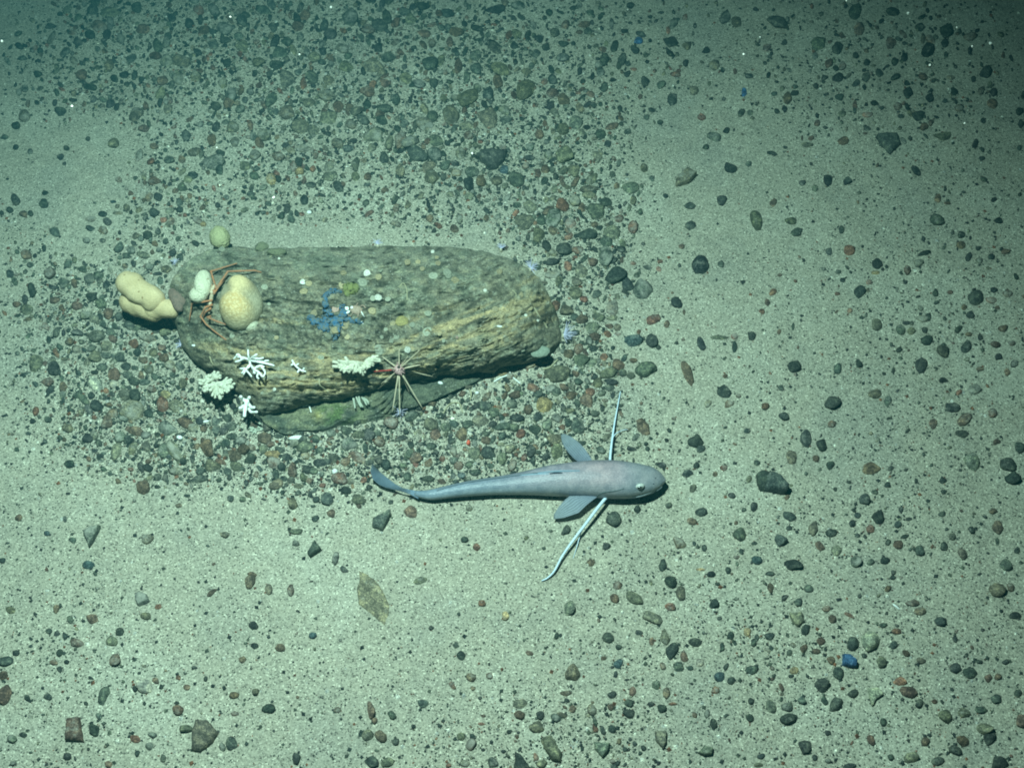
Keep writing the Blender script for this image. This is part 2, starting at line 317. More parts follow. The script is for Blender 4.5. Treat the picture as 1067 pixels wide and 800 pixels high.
(60,300,6.276,"""215 48 82 62 0 kr;128 112 76 56 0 b;185 170 80 70 0 o;280 98 80 62 0 G;380 90 52 42 0 kr;330 160 70 80 0 b;400 180 60 60 0 g;255 305 110 80 -10 Gr;130 285 80 50 0 g;290 228 60 50 0 g;340 280 70 50 0 g;85 345 50 50 0 b;130 400 80 60 0 o;215 380 80 60 0 g;245 440 80 80 0 o;320 370 80 70 0 o;360 330 60 50 0 b;310 430 80 50 0 g;400 440 70 66 0 g;440 500 70 60 0 k;515 415 60 52 0 kr;495 360 70 60 0 r;590 320 120 46 0 o;560 460 70 46 0 b;620 410 70 60 0 o;690 445 80 66 0 b;680 380 60 46 0 b;790 340 70 46 0 k;455 560 80 60 0 g;545 560 44 60 0 b;595 525 70 60 0 o;640 580 60 50 0 g;570 605 80 50 0 g;500 600 80 66 0 g;740 500 80 60 0 o;800 510 70 60 0 g;365 560 80 90 0 b;240 545 50 30 0 k;245 625 120 80 35 pr;365 620 70 50 0 p;355 685 40 36 0 gr;215 695 56 50 0 k;35 640 60 80 0 b;130 690 80 50 -30 g;285 510 80 50 0 g;195 480 50 60 0 o;610 650 70 50 0 b;710 695 80 56 10 w;820 690 46 56 0 b;700 590 50 44 0 g;750 610 50 44 0 g;820 620 60 70 0 o;880 600 40 44 0 k;430 690 80 80 0 o;700 270 80 70 0 o;640 260 70 60 0 g;560 250 70 40 0 g;470 240 70 60 0 g;5 540 30 60 0 k;25 585 40 40 0 g"""),
(60,400,6.276,"""480 165 165 140 0 o;430 215 70 50 0 g;255 135 90 80 0 k;335 125 50 34 0 b;150 180 44 56 0 o;315 235 80 90 0 b;235 325 60 60 0 o;65 285 70 60 0 o;590 180 60 60 0 k;665 175 56 40 20 ka;720 290 150 110 10 g;775 140 110 90 0 o;770 435 90 150 -20 o;640 398 40 34 0 k;580 395 66 80 0 G;485 425 50 100 15 o;405 335 80 80 0 G;375 430 70 130 15 o;575 325 70 50 0 g;650 330 44 40 0 g;450 360 60 50 -40 k;595 545 70 60 -20 ka;830 510 50 50 0 k;780 570 110 50 0 o;705 610 40 60 0 g;780 605 30 24 0 r;565 680 84 84 0 br;75 515 66 60 0 kr;342 580 34 50 0 k;237 430 40 28 0 kr;395 635 36 40 0 b;980 420 90 130 -20 b;890 280 70 66 0 o;950 290 60 50 0 b;1020 545 110 90 0 o;925 635 130 46 -5 g;1050 410 40 30 0 k;930 235 60 60 0 k;1035 300 60 60 0 g;1035 240 60 60 0 g;850 735 44 22 0 k;280 495 44 20 0 g;200 480 30 40 0 b;195 525 30 20 0 b"""),
(230,410,6.276,"""45 160 60 60 0 k;60 215 90 60 0 g;130 305 80 60 0 g;30 320 70 60 0 k;150 370 90 70 0 b;200 430 80 70 0 g;95 410 90 80 0 b;290 300 90 80 0 b;340 400 110 66 0 w;350 460 100 90 0 b;470 505 60 100 0 b;430 420 60 50 0 k;395 370 80 50 0 g;555 360 120 80 0 G;560 410 60 56 0 w;620 300 80 60 0 g;650 375 60 50 0 g;650 460 90 50 0 k;610 510 60 50 0 g;580 575 56 46 0 br;780 555 110 80 0 r;665 605 50 30 0 r;725 265 70 66 0 g;850 330 120 90 0 g;830 250 90 60 0 G;880 190 80 50 0 g;740 430 80 70 0 G;820 450 70 60 0 b;935 570 46 40 0 r;905 735 40 36 0 b;905 690 100 70 0 o;820 630 80 60 0 kr;415 563 56 40 0 k;695 685 90 100 -30 ga;625 690 50 48 0 kr;475 715 66 90 0 o;145 692 46 40 0 gr;65 690 50 44 0 g;45 520 60 60 0 g;235 530 34 44 0 b;520 610 80 36 0 o;1040 320 80 70 0 b;1035 440 70 70 0 G;720 780 60 60 0 b;220 210 70 60 0 b;330 330 60 50 0 b;480 330 80 60 0 o;540 300 60 50 0 g;280 370 60 60 0 G;20 240 60 60 0 g"""),
(440,390,6.276,"""335 530 90 80 0 Gr;240 610 66 60 0 br;205 575 60 56 0 g;305 600 60 50 0 G;255 672 60 40 0 t;130 712 60 36 0 b;45 590 60 50 0 b;585 605 56 84 25 b;35 690 90 50 0 g;435 520 100 80 0 k;445 605 50 40 0 g;520 565 70 80 0 o;800 205 110 110 0 wr;720 85 100 60 0 r;600 135 80 60 0 b;600 355 70 60 0 Gr;860 430 100 80 0 o;880 520 80 110 0 o;1020 350 100 90 0 g;815 330 70 90 0 G;880 285 80 70 0 g;620 290 100 60 0 k;690 240 60 60 0 b;470 250 80 70 0 G;380 310 110 80 0 o;155 350 70 70 0 Gr;260 400 90 90 0 b;90 400 80 80 0 b;520 410 60 60 0 k;570 495 70 60 0 o;640 395 70 60 0 r;740 370 90 70 0 k;420 440 70 50 0 b;970 145 70 60 0 b;870 120 70 60 0 G;540 270 60 30 0 r;590 200 80 60 0 g;350 210 100 36 -30 k;300 330 80 60 0 g;190 440 60 50 0 g;60 480 80 50 0 g;760 130 60 50 0 g;460 330 60 50 0 g"""),
(550,330,6.276,"""675 168 150 78 5 tr;800 165 85 100 0 k;850 215 40 36 0 k;820 25 100 66 -15 ra;905 62 40 50 0 b;725 105 30 34 0 r;765 350 150 110 10 G;690 295 60 40 0 b;1040 380 66 180 -22 b;520 375 110 80 -20 o;495 275 60 50 0 r;595 320 90 80 0 b;620 378 56 50 0 gr;672 395 60 50 0 Gr;530 480 74 40 0 gr;550 525 34 36 0 kr;455 445 70 70 0 o;380 560 90 90 0 b;410 500 70 60 0 r;290 520 80 80 0 b;385 470 36 36 0 k;485 612 30 34 0 k;440 640 60 50 0 g;755 725 95 125 -25 b;655 740 36 26 -20 b;845 770 24 24 0 k;590 80 60 50 0 o;585 122 44 22 0 r;520 120 60 46 30 r;530 70 60 40 0 b;435 135 80 60 0 b;400 165 50 60 0 k;340 290 130 100 0 G;430 215 60 50 0 k;260 260 80 70 0 b;190 380 180 110 0 o;20 460 80 60 0 r;350 30 80 60 0 b;300 20 60 60 0 g;205 65 44 50 0 k;460 15 90 50 0 G;550 15 80 40 0 o;420 90 100 80 0 o;355 720 120 110 0 g;270 700 60 60 0 k;190 680 60 60 0 G;130 680 60 70 0 o;505 555 50 26 0 b;970 180 36 26 0 k;1012 157 24 24 0 b;885 545 24 24 0 k;740 575 24 24 0 b;240 460 70 60 0 b;150 470 80 60 0 g;330 430 60 50 0 g"""),
(530,200,3.952,"""65 125 80 70 0 o;90 60 60 60 0 o;182 115 68 86 0 g;222 52 60 56 0 r;255 135 46 46 0 r;300 58 34 44 0 b;360 76 80 66 0 G;405 38 56 40 0 g;318 172 92 50 -5 k;425 165 76 60 0 Gr;452 105 46 36 0 b;512 140 46 56 0 r;350 130 36 28 0 b;400 210 56 48 0 g;395 270 66 84 0 g;230 235 80 60 0 k;285 240 50 40 0 r;240 308 38 44 0 r;345 290 40 44 0 b;300 332 54 60 0 or;185 345 76 34 0 o;180 292 60 34 0 k;440 340 92 82 0 ka;490 388 50 56 0 k;552 405 92 84 0 gr;275 418 54 54 0 or;192 474 42 44 0 r;425 490 50 80 0 o;308 445 36 30 0 r;368 508 50 60 0 G;305 520 40 50 0 r;238 490 60 50 0 o;462 238 40 34 0 k;510 298 30 16 0 r;570 314 40 24 0 g;620 318 28 24 0 r;624 286 24 18 0 r;752 132 50 38 0 g;750 45 56 36 0 g;880 30 44 44 0 k;645 12 26 22 0 k;712 222 28 24 0 b;790 296 78 80 0 kr;874 296 28 30 0 g;692 456 52 54 0 kr;1018 112 56 78 10 o;966 368 24 14 0 k;1040 498 26 24 0 r;928 600 32 26 0 r;930 643 26 54 0 kr;794 630 42 60 -15 k;1000 592 36 46 -20 k;865 605 80 20 0 G;890 762 22 20 0 b;722 500 14 24 0 b;125 175 50 70 0 o;330 10 60 30 0 o"""),
(797,200,3.952,"""36 38 30 36 0 b;108 110 52 34 0 or;132 156 52 40 -10 k;320 148 28 34 0 g;350 236 48 40 0 r;266 240 30 36 0 g;466 285 50 48 0 kr;458 325 36 16 0 w;434 365 30 24 0 r;302 325 26 20 0 g;338 308 20 20 0 g;322 358 24 24 0 k;32 414 30 38 30 r;10 458 26 34 0 b;390 410 50 58 25 k;128 366 18 18 0 r;60 340 24 16 0 b;588 318 30 44 0 b;632 292 44 36 0 o;655 250 60 22 -15 k;562 330 20 18 0 k;712 28 30 44 0 b;750 44 30 18 0 b;710 108 66 56 0 gr;813 172 36 28 0 k;808 216 40 32 0 b;838 266 30 38 0 k;882 228 26 20 0 k;935 264 28 26 0 k;885 280 36 30 0 o;996 238 44 28 0 b;962 116 40 26 0 k;942 34 26 20 0 k;1036 345 26 30 0 k;868 434 70 64 0 gr;934 444 52 30 0 rr;1000 420 44 32 0 b;942 404 30 26 0 k;822 474 28 26 0 b;845 504 38 34 0 k;960 474 26 20 0 b;700 415 28 30 0 g;706 455 24 20 0 k;765 408 28 20 0 b;348 490 24 24 0 r;300 418 26 16 0 r;400 520 28 14 0 k;460 548 46 50 0 o;558 568 40 46 0 gr;600 574 36 34 0 or;582 540 36 16 0 k;640 525 60 30 0 o;662 616 50 38 0 k;730 660 62 50 0 Gr;823 638 50 54 0 k;885 598 26 34 0 k;838 586 34 20 0 b;980 562 40 28 0 b;948 628 50 34 0 b;1012 624 36 22 0 b;962 678 34 30 0 k;1026 708 32 30 0 g;640 716 54 60 0 kr;120 724 62 44 -5 k;295 730 34 46 0 g;385 710 28 34 -20 k;528 738 18 34 0 g;550 650 26 26 0 k;998 740 26 34 0 b;885 728 36 20 0 b;735 775 46 24 0 k;57 580 18 22 0 b;115 555 14 34 0 g"""),
(0,400,3.952,"""610 640 54 44 0 oa;366 745 50 36 10 tr;195 614 28 24 0 t;78 550 36 30 0 b;270 558 18 30 0 k;300 645 36 26 0 g;10 725 30 24 0 k;925 620 44 30 0 o;1040 785 40 24 0 b;740 500 32 24 0 b;120 205 24 18 0 k;72 272 24 22 0 k"""),
(260,400,3.952,"""664 533 56 58 0 br;190 605 60 28 0 G;190 655 34 26 0 g;355 720 28 60 10 g;885 643 34 28 0 kr;935 675 34 36 0 r;905 516 28 30 0 o;332 540 46 50 0 o;272 552 36 32 0 k;583 490 22 22 0 k;390 765 40 26 30 g"""),
(530,400,3.952,"""885 38 60 46 35 k;905 84 44 28 -20 b;820 85 30 36 0 o;770 235 70 56 0 ka;790 268 40 30 -30 k;1055 95 34 34 0 r;980 196 28 22 0 k;773 336 28 24 0 k;737 370 48 32 0 k;885 347 34 24 0 r;850 372 24 22 0 b;1022 326 28 24 0 g;990 392 24 30 0 o;760 430 30 34 0 o;916 460 34 24 0 g;1012 506 38 42 0 kr;968 520 20 18 0 k;792 526 52 38 5 kr;755 562 44 32 0 br;630 332 38 30 0 k;528 516 32 32 0 k;432 556 66 68 0 gr;657 498 30 24 0 g;700 655 66 44 40 b;765 656 18 24 0 k;805 675 22 30 0 k;950 618 58 62 0 gr;402 670 34 32 0 g;635 745 34 54 10 k;790 762 40 12 0 w;905 765 26 30 0 k;835 780 44 26 0 k;1025 722 50 38 0 tr;1012 655 30 16 0 k;958 688 18 28 0 k;940 712 30 16 0 b;235 608 54 34 -45 g;338 738 36 30 0 b;145 682 18 16 0 k;570 266 26 24 0 g;648 235 20 18 0 k;945 52 24 18 0 b;500 560 16 14 0 k"""),
(797,400,3.952,"""275 78 72 64 0 g;450 45 56 40 0 o;505 70 32 44 0 g;75 135 44 40 0 k;65 20 30 26 0 g;10 95 30 30 0 b;862 20 58 44 0 Gr;800 35 26 22 0 r;772 98 64 40 0 k;818 142 70 50 -40 b;812 206 62 34 0 gr;940 120 40 40 0 b;954 242 34 26 0 b;692 165 40 50 0 b;166 232 48 70 -20 gr;232 252 56 54 0 k;274 168 36 30 0 b;108 304 48 60 -25 or;210 308 30 30 0 b;268 340 36 34 0 k;435 350 76 56 0 ba;516 352 26 24 0 g;848 325 66 74 0 Gr;1045 262 44 50 0 k;998 330 70 60 0 g;1015 385 66 60 0 k;88 470 26 24 0 b;728 405 34 28 0 k;730 452 28 20 0 k;500 418 28 26 0 k;447 452 30 22 0 g;405 475 48 54 0 ga;288 436 20 20 0 g;380 542 30 28 0 kr;358 575 28 30 0 kr;100 545 60 38 35 ka;100 592 26 20 0 k;458 555 48 58 0 k;555 525 22 32 0 k;543 582 30 30 0 kr;588 563 28 18 0 k;722 542 32 26 0 k;432 597 34 36 0 rr;380 624 26 22 0 k;845 606 36 30 0 k;762 635 30 30 0 G;935 528 40 24 0 b;955 590 50 60 0 b;955 650 20 34 0 k;1035 690 30 36 0 k;200 592 44 64 10 o;274 612 46 34 10 ka;62 646 58 52 10 ga;225 666 48 32 30 b;295 684 44 50 0 or;575 628 34 22 -20 k;545 664 40 40 0 b;502 655 26 26 0 g;632 690 38 46 0 g;732 672 34 40 0 k;810 705 50 50 0 o;368 732 46 52 0 gr;430 740 32 32 0 g;492 732 44 30 0 k;115 742 80 50 15 ka;20 776 40 26 0 g;982 748 60 50 0 g;527 778 24 26 0 g"""),
(0,600,3.952,"""1030 25 44 62 20 b;233 138 30 40 25 b;50 145 44 34 20 o;295 185 28 36 0 g;385 180 54 46 20 b;600 163 46 34 0 or;590 95 60 60 0 g;655 128 34 24 0 r;875 70 50 20 -35 b;207 228 28 26 0 g;240 240 28 30 0 k;274 252 24 30 0 k;325 280 60 34 15 b;497 235 40 40 0 ka;465 270 50 44 0 o;478 345 56 58 0 br;253 318 28 34 0 k;225 357 38 24 0 b;278 355 26 20 0 k;248 386 24 30 0 k;72 320 30 26 0 k;30 352 66 44 0 k;20 415 40 38 0 b;32 492 56 86 5 br;116 506 28 28 0 kr;1045 205 40 34 0 k;1048 290 36 30 0 k;605 455 70 60 0 pa;643 433 28 28 0 b;735 418 22 24 0 r;430 500 46 96 20 g;412 580 28 32 0 g;200 500 40 30 0 k;395 635 44 60 -20 k;55 672 46 34 0 g;98 656 36 26 0 g;280 742 42 34 0 k;558 672 50 36 0 r;632 658 40 28 0 g;620 705 38 36 0 g;568 733 26 32 0 kr;676 752 26 36 0 g;735 552 50 46 0 br;770 625 66 40 0 o;958 690 50 60 0 k;918 705 30 40 0 g;970 570 34 24 0 b;968 492 44 32 0 b;1000 346 34 28 0 b;805 378 26 18 0 k;850 425 20 24 0 g;770 460 34 26 0 b;450 775 32 30 0 b;60 770 30 26 0 g;132 263 18 18 0 k;132 292 18 14 0 k;665 455 20 24 0 k;560 468 24 28 0 k"""),
(260,600,3.952,"""80 55 32 46 0 o;170 58 30 50 5 br;128 294 46 34 0 b;260 243 36 28 0 t;705 24 60 36 -15 or;958 112 32 28 0 r;862 155 16 18 0 k;750 213 24 22 0 k;850 282 30 28 0 g;872 328 36 44 -20 k;912 413 42 38 0 br;986 406 34 28 0 b;920 458 22 20 0 b;833 450 40 24 50 b;1055 165 30 40 0 w;28 475 36 34 0 o;82 548 60 40 0 k;715 528 46 38 0 g;500 550 38 80 -12 b;515 597 26 28 0 b;587 572 38 38 0 g;488 656 52 50 0 Gr;542 658 44 60 -35 br;602 678 32 34 0 g;365 555 30 26 0 b;908 694 52 52 0 b;872 660 36 36 0 o;955 606 32 14 0 r;197 755 36 50 0 k;500 765 66 50 0 k;570 765 60 40 0 G;888 770 44 32 0 o;1005 765 50 50 0 g;820 780 24 20 0 r;948 498 18 18 0 k;675 618 20 20 0 k;785 616 22 14 0 k;525 718 22 14 0 g;272 172 16 14 0 k"""),
(530,600,3.952,"""665 25 56 52 0 kr;445 44 44 38 0 br;432 96 40 36 0 b;515 92 84 46 28 or;708 68 46 66 5 o;662 127 48 34 0 rr;245 132 54 60 -10 Ga;595 165 84 54 22 o;845 108 42 44 0 k;410 252 52 46 15 gr;200 248 24 30 20 k;452 294 28 24 0 k;538 232 34 24 15 k;588 268 22 36 0 b;642 250 40 70 0 o;672 308 66 54 -35 ka;722 336 44 42 0 b;768 272 58 38 0 gr;915 240 34 38 0 k;985 228 32 38 0 w;880 288 18 40 0 k;790 355 36 34 0 p;450 362 40 44 0 t;443 405 24 34 0 k;635 372 30 32 0 b;697 382 46 50 0 g;746 380 28 22 0 k;870 415 52 46 -10 tr;917 430 38 34 -30 kr;895 370 20 40 25 k;1000 386 58 42 0 ga;850 472 36 38 0 ra;85 316 36 20 15 b;265 400 70 80 0 o;605 455 36 46 0 G;425 490 38 28 -20 k;510 475 30 44 0 b;648 484 32 52 0 b;495 522 42 36 0 kr;495 565 56 40 10 k;588 532 34 24 0 k;628 548 40 36 0 k;675 528 40 16 0 r;420 540 30 28 0 b;343 550 44 56 10 o;425 630 36 36 0 kr;356 624 24 40 -15 r;130 572 36 40 0 g;115 618 66 50 0 o;195 582 46 38 0 g;50 525 66 44 0 o;45 570 50 40 0 b;260 548 34 36 0 b;235 485 50 24 0 b;135 770 50 36 0 o;842 610 32 44 0 k;815 570 24 40 0 g;992 583 36 36 0 gr;1000 512 30 30 0 k;765 575 24 24 0 b;896 575 24 16 0 k;556 705 24 26 0 k;520 690 20 24 0 k;543 730 20 18 0 k;1040 742 36 28 -20 k;1030 778 44 24 0 o;390 340 26 16 0 b;500 672 18 18 0 k"""),
(797,600,3.952,"""28 48 36 46 0 b;182 52 44 36 0 g;82 88 28 26 0 k;135 108 34 36 0 g;252 135 38 28 -15 b;275 178 30 36 -30 b;345 165 50 20 28 r;302 100 26 16 0 k;130 180 50 60 0 o;165 222 36 46 15 k;20 246 44 32 0 k;228 270 38 34 0 br;162 298 36 38 0 b;210 308 36 26 0 br;358 282 50 60 0 kr;430 272 80 86 0 pr;524 290 32 36 20 kr;270 346 38 38 0 b;302 402 52 54 0 gr;122 388 44 32 0 w;108 412 26 16 0 k;406 330 26 22 0 k;475 355 40 50 0 o;575 322 38 26 25 b;536 233 44 26 0 rr;480 208 36 24 0 g;600 118 60 30 -10 b;630 150 52 34 0 br;716 192 54 44 0 kr;948 58 76 62 15 or;1012 46 40 36 0 br;1028 165 60 34 0 k;502 55 30 30 0 b;524 8 26 22 0 k;235 455 66 64 0 gr;245 510 30 44 -25 k;360 486 46 36 -15 k;290 528 66 54 -35 g;152 508 40 36 0 g;25 538 44 66 0 G;92 538 50 44 0 g;97 584 76 52 0 kr;70 455 22 40 -25 b;552 435 60 46 0 ra;590 475 80 52 20 b;632 525 40 38 0 g;697 517 28 22 0 r;640 350 46 30 0 o;780 380 52 50 0 k;840 402 66 50 15 kr;915 425 34 36 0 b;1038 486 34 36 0 k;948 505 48 40 0 g;890 550 60 34 10 k;818 560 60 46 0 o;742 578 64 66 0 or;1052 596 40 56 0 b;898 625 70 54 0 o;922 668 46 58 0 k;815 678 70 50 25 b;782 715 54 46 0 k;660 680 40 40 0 b;710 762 56 40 0 g;968 770 70 60 0 k;775 263 22 32 0 k;490 600 30 36 0 k;438 672 34 46 0 b;165 698 58 60 -35 k;205 748 24 28 0 kr;260 760 26 20 0 g;258 645 28 24 0 k;350 780 56 26 0 k;522 744 34 26 0 g;600 750 60 50 0 o;952 418 30 30 0 b;876 356 30 18 0 k;985 356 30 24 0 k"""),
(500,330,8.89,"""480 450 120 68 -28 wr;620 425 110 50 -22 wr;100 490 90 66 -10 b;215 510 130 84 -18 w;555 555 60 50 0 b"""),
]
# stones whose outline is traced, with label and colour
POLYS = [
(260,0,3.952,[(930,655),(975,632),(1062,632),(1050,665),(1015,700),(990,702),(965,675)],'k',.010,'long black wedge-shaped stone pointing left among cobbles, above the boulder'),
(0,600,3.952,[(287,590),(335,585),(352,685),(278,682)],'b',.007,'brown rectangular slab of stone near the lower left corner'),
(0,600,3.952,[(815,598),(860,600),(905,650),(880,690),(830,728),(795,720),(795,660)],'o',.008,'large olive triangular stone near the bottom left edge'),
(530,600,3.952,[(140,665),(175,655),(220,730),(215,765),(175,755),(145,705)],'o',.008,'long olive stone slanting down right at the bottom edge of the photo'),
(530,600,3.952,[(25,725),(50,738),(92,795),(60,830),(22,815)],'k',.010,'black jagged stone cut by the bottom edge below the long olive stone'),
(530,600,3.952,[(350,685),(415,690),(410,720),(385,750),(355,715)],'G',.006,'green-grey kite-shaped stone low down, right of the long olive stone'),
(530,600,3.952,[(600,640),(648,640),(645,690),(635,715),(605,680)],'G',.006,'green-grey straight-topped wedge stone near the bottom edge'),
(530,600,3.952,[(775,730),(805,700),(838,712),(836,738),(800,742)],'G',.006,'green-grey angular stone near the bottom edge, right of the wedge stone'),
(797,400,3.952,[(-25,370),(30,372),(62,395),(92,440),(85,460),(45,455),(-15,440)],'k',.011,'largest black angular stone on the open sand right of the fish'),
(260,400,3.952,[(510,560),(583,530),(585,548),(550,612),(505,592)],'g',.008,'dark grey angular stone on sand below the bend of the fish tail'),
(260,400,3.952,[(270,645),(300,685),(250,718),(240,700)],'k',.008,'black pointed stone on sand below left of the fish tail'),
(0,400,3.952,[(417,586),(410,612),(388,655),(372,677),(360,645),(348,615),(370,598)],'g',.007,'dark triangular stone alone on the sand at the left'),
(530,0,3.952,[(688,735),(735,690),(775,718),(745,752),(690,765)],'o',.008,'olive angular stone on sand in the upper right'),
(797,0,3.952,[(455,570),(540,560),(556,600),(515,637),(480,605)],'g',.009,'dark grey pointed stone on the sand in the far upper right'),
(797,600,3.952,[(316,328),(340,330),(372,356),(372,380),(345,380),(316,370)],'B',.008,'bright blue angular stone in the lower right, the only vivid blue one'),
(797,600,3.952,[(420,465),(465,460),(486,490),(455,510),(440,537),(430,500)],'p',.004,'pale tan torn-edged flat stone below right of the bright blue stone'),
(797,600,3.952,[(100,155),(150,152),(160,190),(135,212),(110,190)],'o',.005,'olive flat chip above a black pebble in the right lower part'),
(340,590,10.67,[(365,50),(450,95),(520,140),(585,205),(650,320),(700,430),(700,520),(655,662),(560,590),(450,490),(365,425),(345,250),(370,170)],'p',.0025,'flat olive leaf-shaped slab half sunk in sand below the fish tail'),
(530,400,3.952,[(1018,378),(1040,365),(1075,372),(1085,420),(1060,446),(1035,440),(1022,410)],'k',.009,'black blocky stone just left of the largest black angular stone'),
]
PAL = {'k':((.042,.050,.044),'charcoal'),'g':((.070,.080,.066),'dark grey'),'G':((.105,.112,.084),'green-grey'),
       'o':((.130,.124,.086),'olive-grey'),'b':((.115,.082,.058),'brown'),'r':((.155,.082,.056),'rust-red'),
       'w':((.260,.190,.100),'tan'),'p':((.250,.235,.180),'pale grey'),'B':((.028,.095,.21),'blue'),'t':((.055,.085,.092),'blue-grey')}
BOULDER_PX = [(176,312),(178,295),(186,280),(200,268),(216,261),(245,257),(275,259),(330,258),(400,256),(470,257),(505,262),(530,269),(548,278),(561,289),(572,305),(579,325),(584,345),(583,358),
 (576,369),(561,375),(548,379),(530,381),(519,384),(515,389),(500,388),(479,392),(457,391),(452,396),(436,397),(425,402),(410,404),(395,406),(367,414),(324,421),(300,428),(273,434),(262,426),(250,412),(232,396),(215,386),(200,376),(190,362),(184,345),(179,328)]
LEDGE_PX = [(268,430),(275,440),(284,447),(294,452),(303,453),(310,448),(326,449),(342,446),(352,441),(368,439),(386,436),(400,434),(420,429),(440,423),(460,414),(480,404),(500,396),(505,388),(480,380),(420,385),(340,400),(290,415)]
FISH_PX = [(388,483),(404,497),(419,507),(441,511),(470,504),(522,496),(572,485),(617,479),(665,482),(684,488),(694,500),(678,515),(655,520),(600,518),(550,516),(488,517),(445,522),(415,513),(395,506),(386,492)]

allst = []
for ox, oy, s, txt in TILES:
    for ln in txt.replace('\n', '').split(';'):
        p = ln.split()
        x, y = ox + float(p[0]) / s, oy + float(p[1]) / s
        w, h = float(p[2]) / s, float(p[3]) / s
        allst.append([x, y, w, h, float(p[4]), p[5][0], p[5][1:] or ''])
# drop double readings and those under the boulder or the fish
keep = []
for s_ in allst:
    x, y, w, h = s_[:4]
    if in_poly(np.array([x]), np.array([y]), BOULDER_PX)[0] and not (x > 500 and y > 374): continue
    if any(abs(x - k[0]) < 0.22 * (w + k[2]) and abs(y - k[1]) < 0.22 * (h + k[3]) for k in keep): continue
    keep.append(s_)
print('stones read', len(allst), 'kept', len(keep))

def polyc(pl): return sum(p[0] for p in pl) / len(pl), sum(p[1] for p in pl) / len(pl)
polys = []
for ox, oy, s, pl, c, hh, lab in POLYS:
    pl = [(ox + px / s, oy + py / s) for px, py in pl]
    polys.append((pl, c, hh, lab))
    cx, cy = polyc(pl)
    keep = [k for k in keep if math.hypot(k[0] - cx, k[1] - cy) > 5]

# how densely the gravel lies, 0..1, by place on the floor
def density(x, y):
    d = 0.085 + 0 * x
    def blob(cx, cy, rx, ry, a, rot=0):
        c, s = math.cos(R(rot)), math.sin(R(rot))
        u = ((x - cx) * c + (y - cy) * s) / rx; v = (-(x - cx) * s + (y - cy) * c) / ry
        return a * np.exp(-(u * u + v * v) ** 1.5)
    d = d + blob(420, 130, 200, 120, 0.85) + blob(170, 60, 150, 80, 0.6) + blob(330, 10, 230, 70, 0.5)
    d = d + blob(165, 215, 60, 60, 0.5) + blob(120, 370, 90, 90, 0.75) + blob(40, 290, 50, 60, .35) + blob(230, 460, 150, 50, 0.85, 8)
    d = d + blob(440, 455, 180, 48, 1.1) + blob(590, 400, 50, 60, 0.9) + blob(600, 240, 60, 110, 0.8)
    d = d + blob(720, 680, 140, 90, 0.10) + blob(980, 300, 110, 160, 0.13) + blob(930, 700, 170, 110, 0.10) + blob(900, 60, 160, 90, 0.3)
    d = d + blob(80, 700, 110, 110, 0.08) + blob(560, 780, 120, 50, .2) + blob(620, 60, 120, 80, .25) + blob(900, 520, 140, 90, .06)
    d = d - blob(330, 243, 110, 12, 0.45) - blob(90, 190, 70, 60, 0.45) - blob(740, 130, 90, 120, 0.12) - blob(400, 600, 200, 60, .06)
    return np.clip(d, 0.015, 1)

LANDS = [('the boulder left end',185,350),('the boulder right end',588,345),('the boulder top edge',400,255),('the two-lobed sponge',152,306),
 ('the yellow sponge',229,248),('the fish head',690,500),('the fish tail tip',388,492),('the upper pectoral fin',595,465),
 ('the lower pectoral fin',590,528),('the upper feeler tip',645,408),('the lower feeler tip',566,604),('the fish tail middle',470,515),
 ('the bright blue stone',884,690),('the olive leaf-shaped slab',388,622),('the cream coral clump',225,403),('the black wedge stone',512,166),
 ('the boulder underside',400,432),('the biggest black stone',803,505),('the brown rectangular slab',79,761),('the olive triangular stone',213,768),
 ('the long olive stone',575,778),('the top left corner',10,10),('the top right corner',1057,10),('the bottom right corner',1057,790),('the bottom left corner',10,790),
 ('the top edge middle',500,5),('the right edge middle',1060,400),('the left edge middle',5,400),('the dark triangular stone',96,558),
 ('the upper blue chip',665,42),('the jet-black stone',641,286),('the white-spotted black stone',730,274),('the olive angular stone',714,183),
 ('the dark pointed stone',925,149),('the blue-grey oval stone',657,357),('the white corals',263,380),('the big speckled oval stone',221,170),
 ('the long brown stone',716,391),('the round dark stone',639,541),('the ringed brown stone',8,724)]
def where(x, y):
    best = min(LANDS, key=lambda l: math.hypot(x - l[1], y - l[2]) if math.hypot(x - l[1], y - l[2]) > 7 else 1e9)
    dx, dy = x - best[1], y - best[2]
    d = math.hypot(dx, dy)
    ang = math.degrees(math.atan2(-dy, dx)) % 360
    dr = ['right of', 'above right of', 'above', 'above left of', 'left of', 'below left of', 'below', 'below right of'][int((ang + 22.5) // 45) % 8]
    return ('just ' if d < 30 else '' if d < 75 else 'well ' if d < 130 else 'far ') + dr + ' ' + best[0]

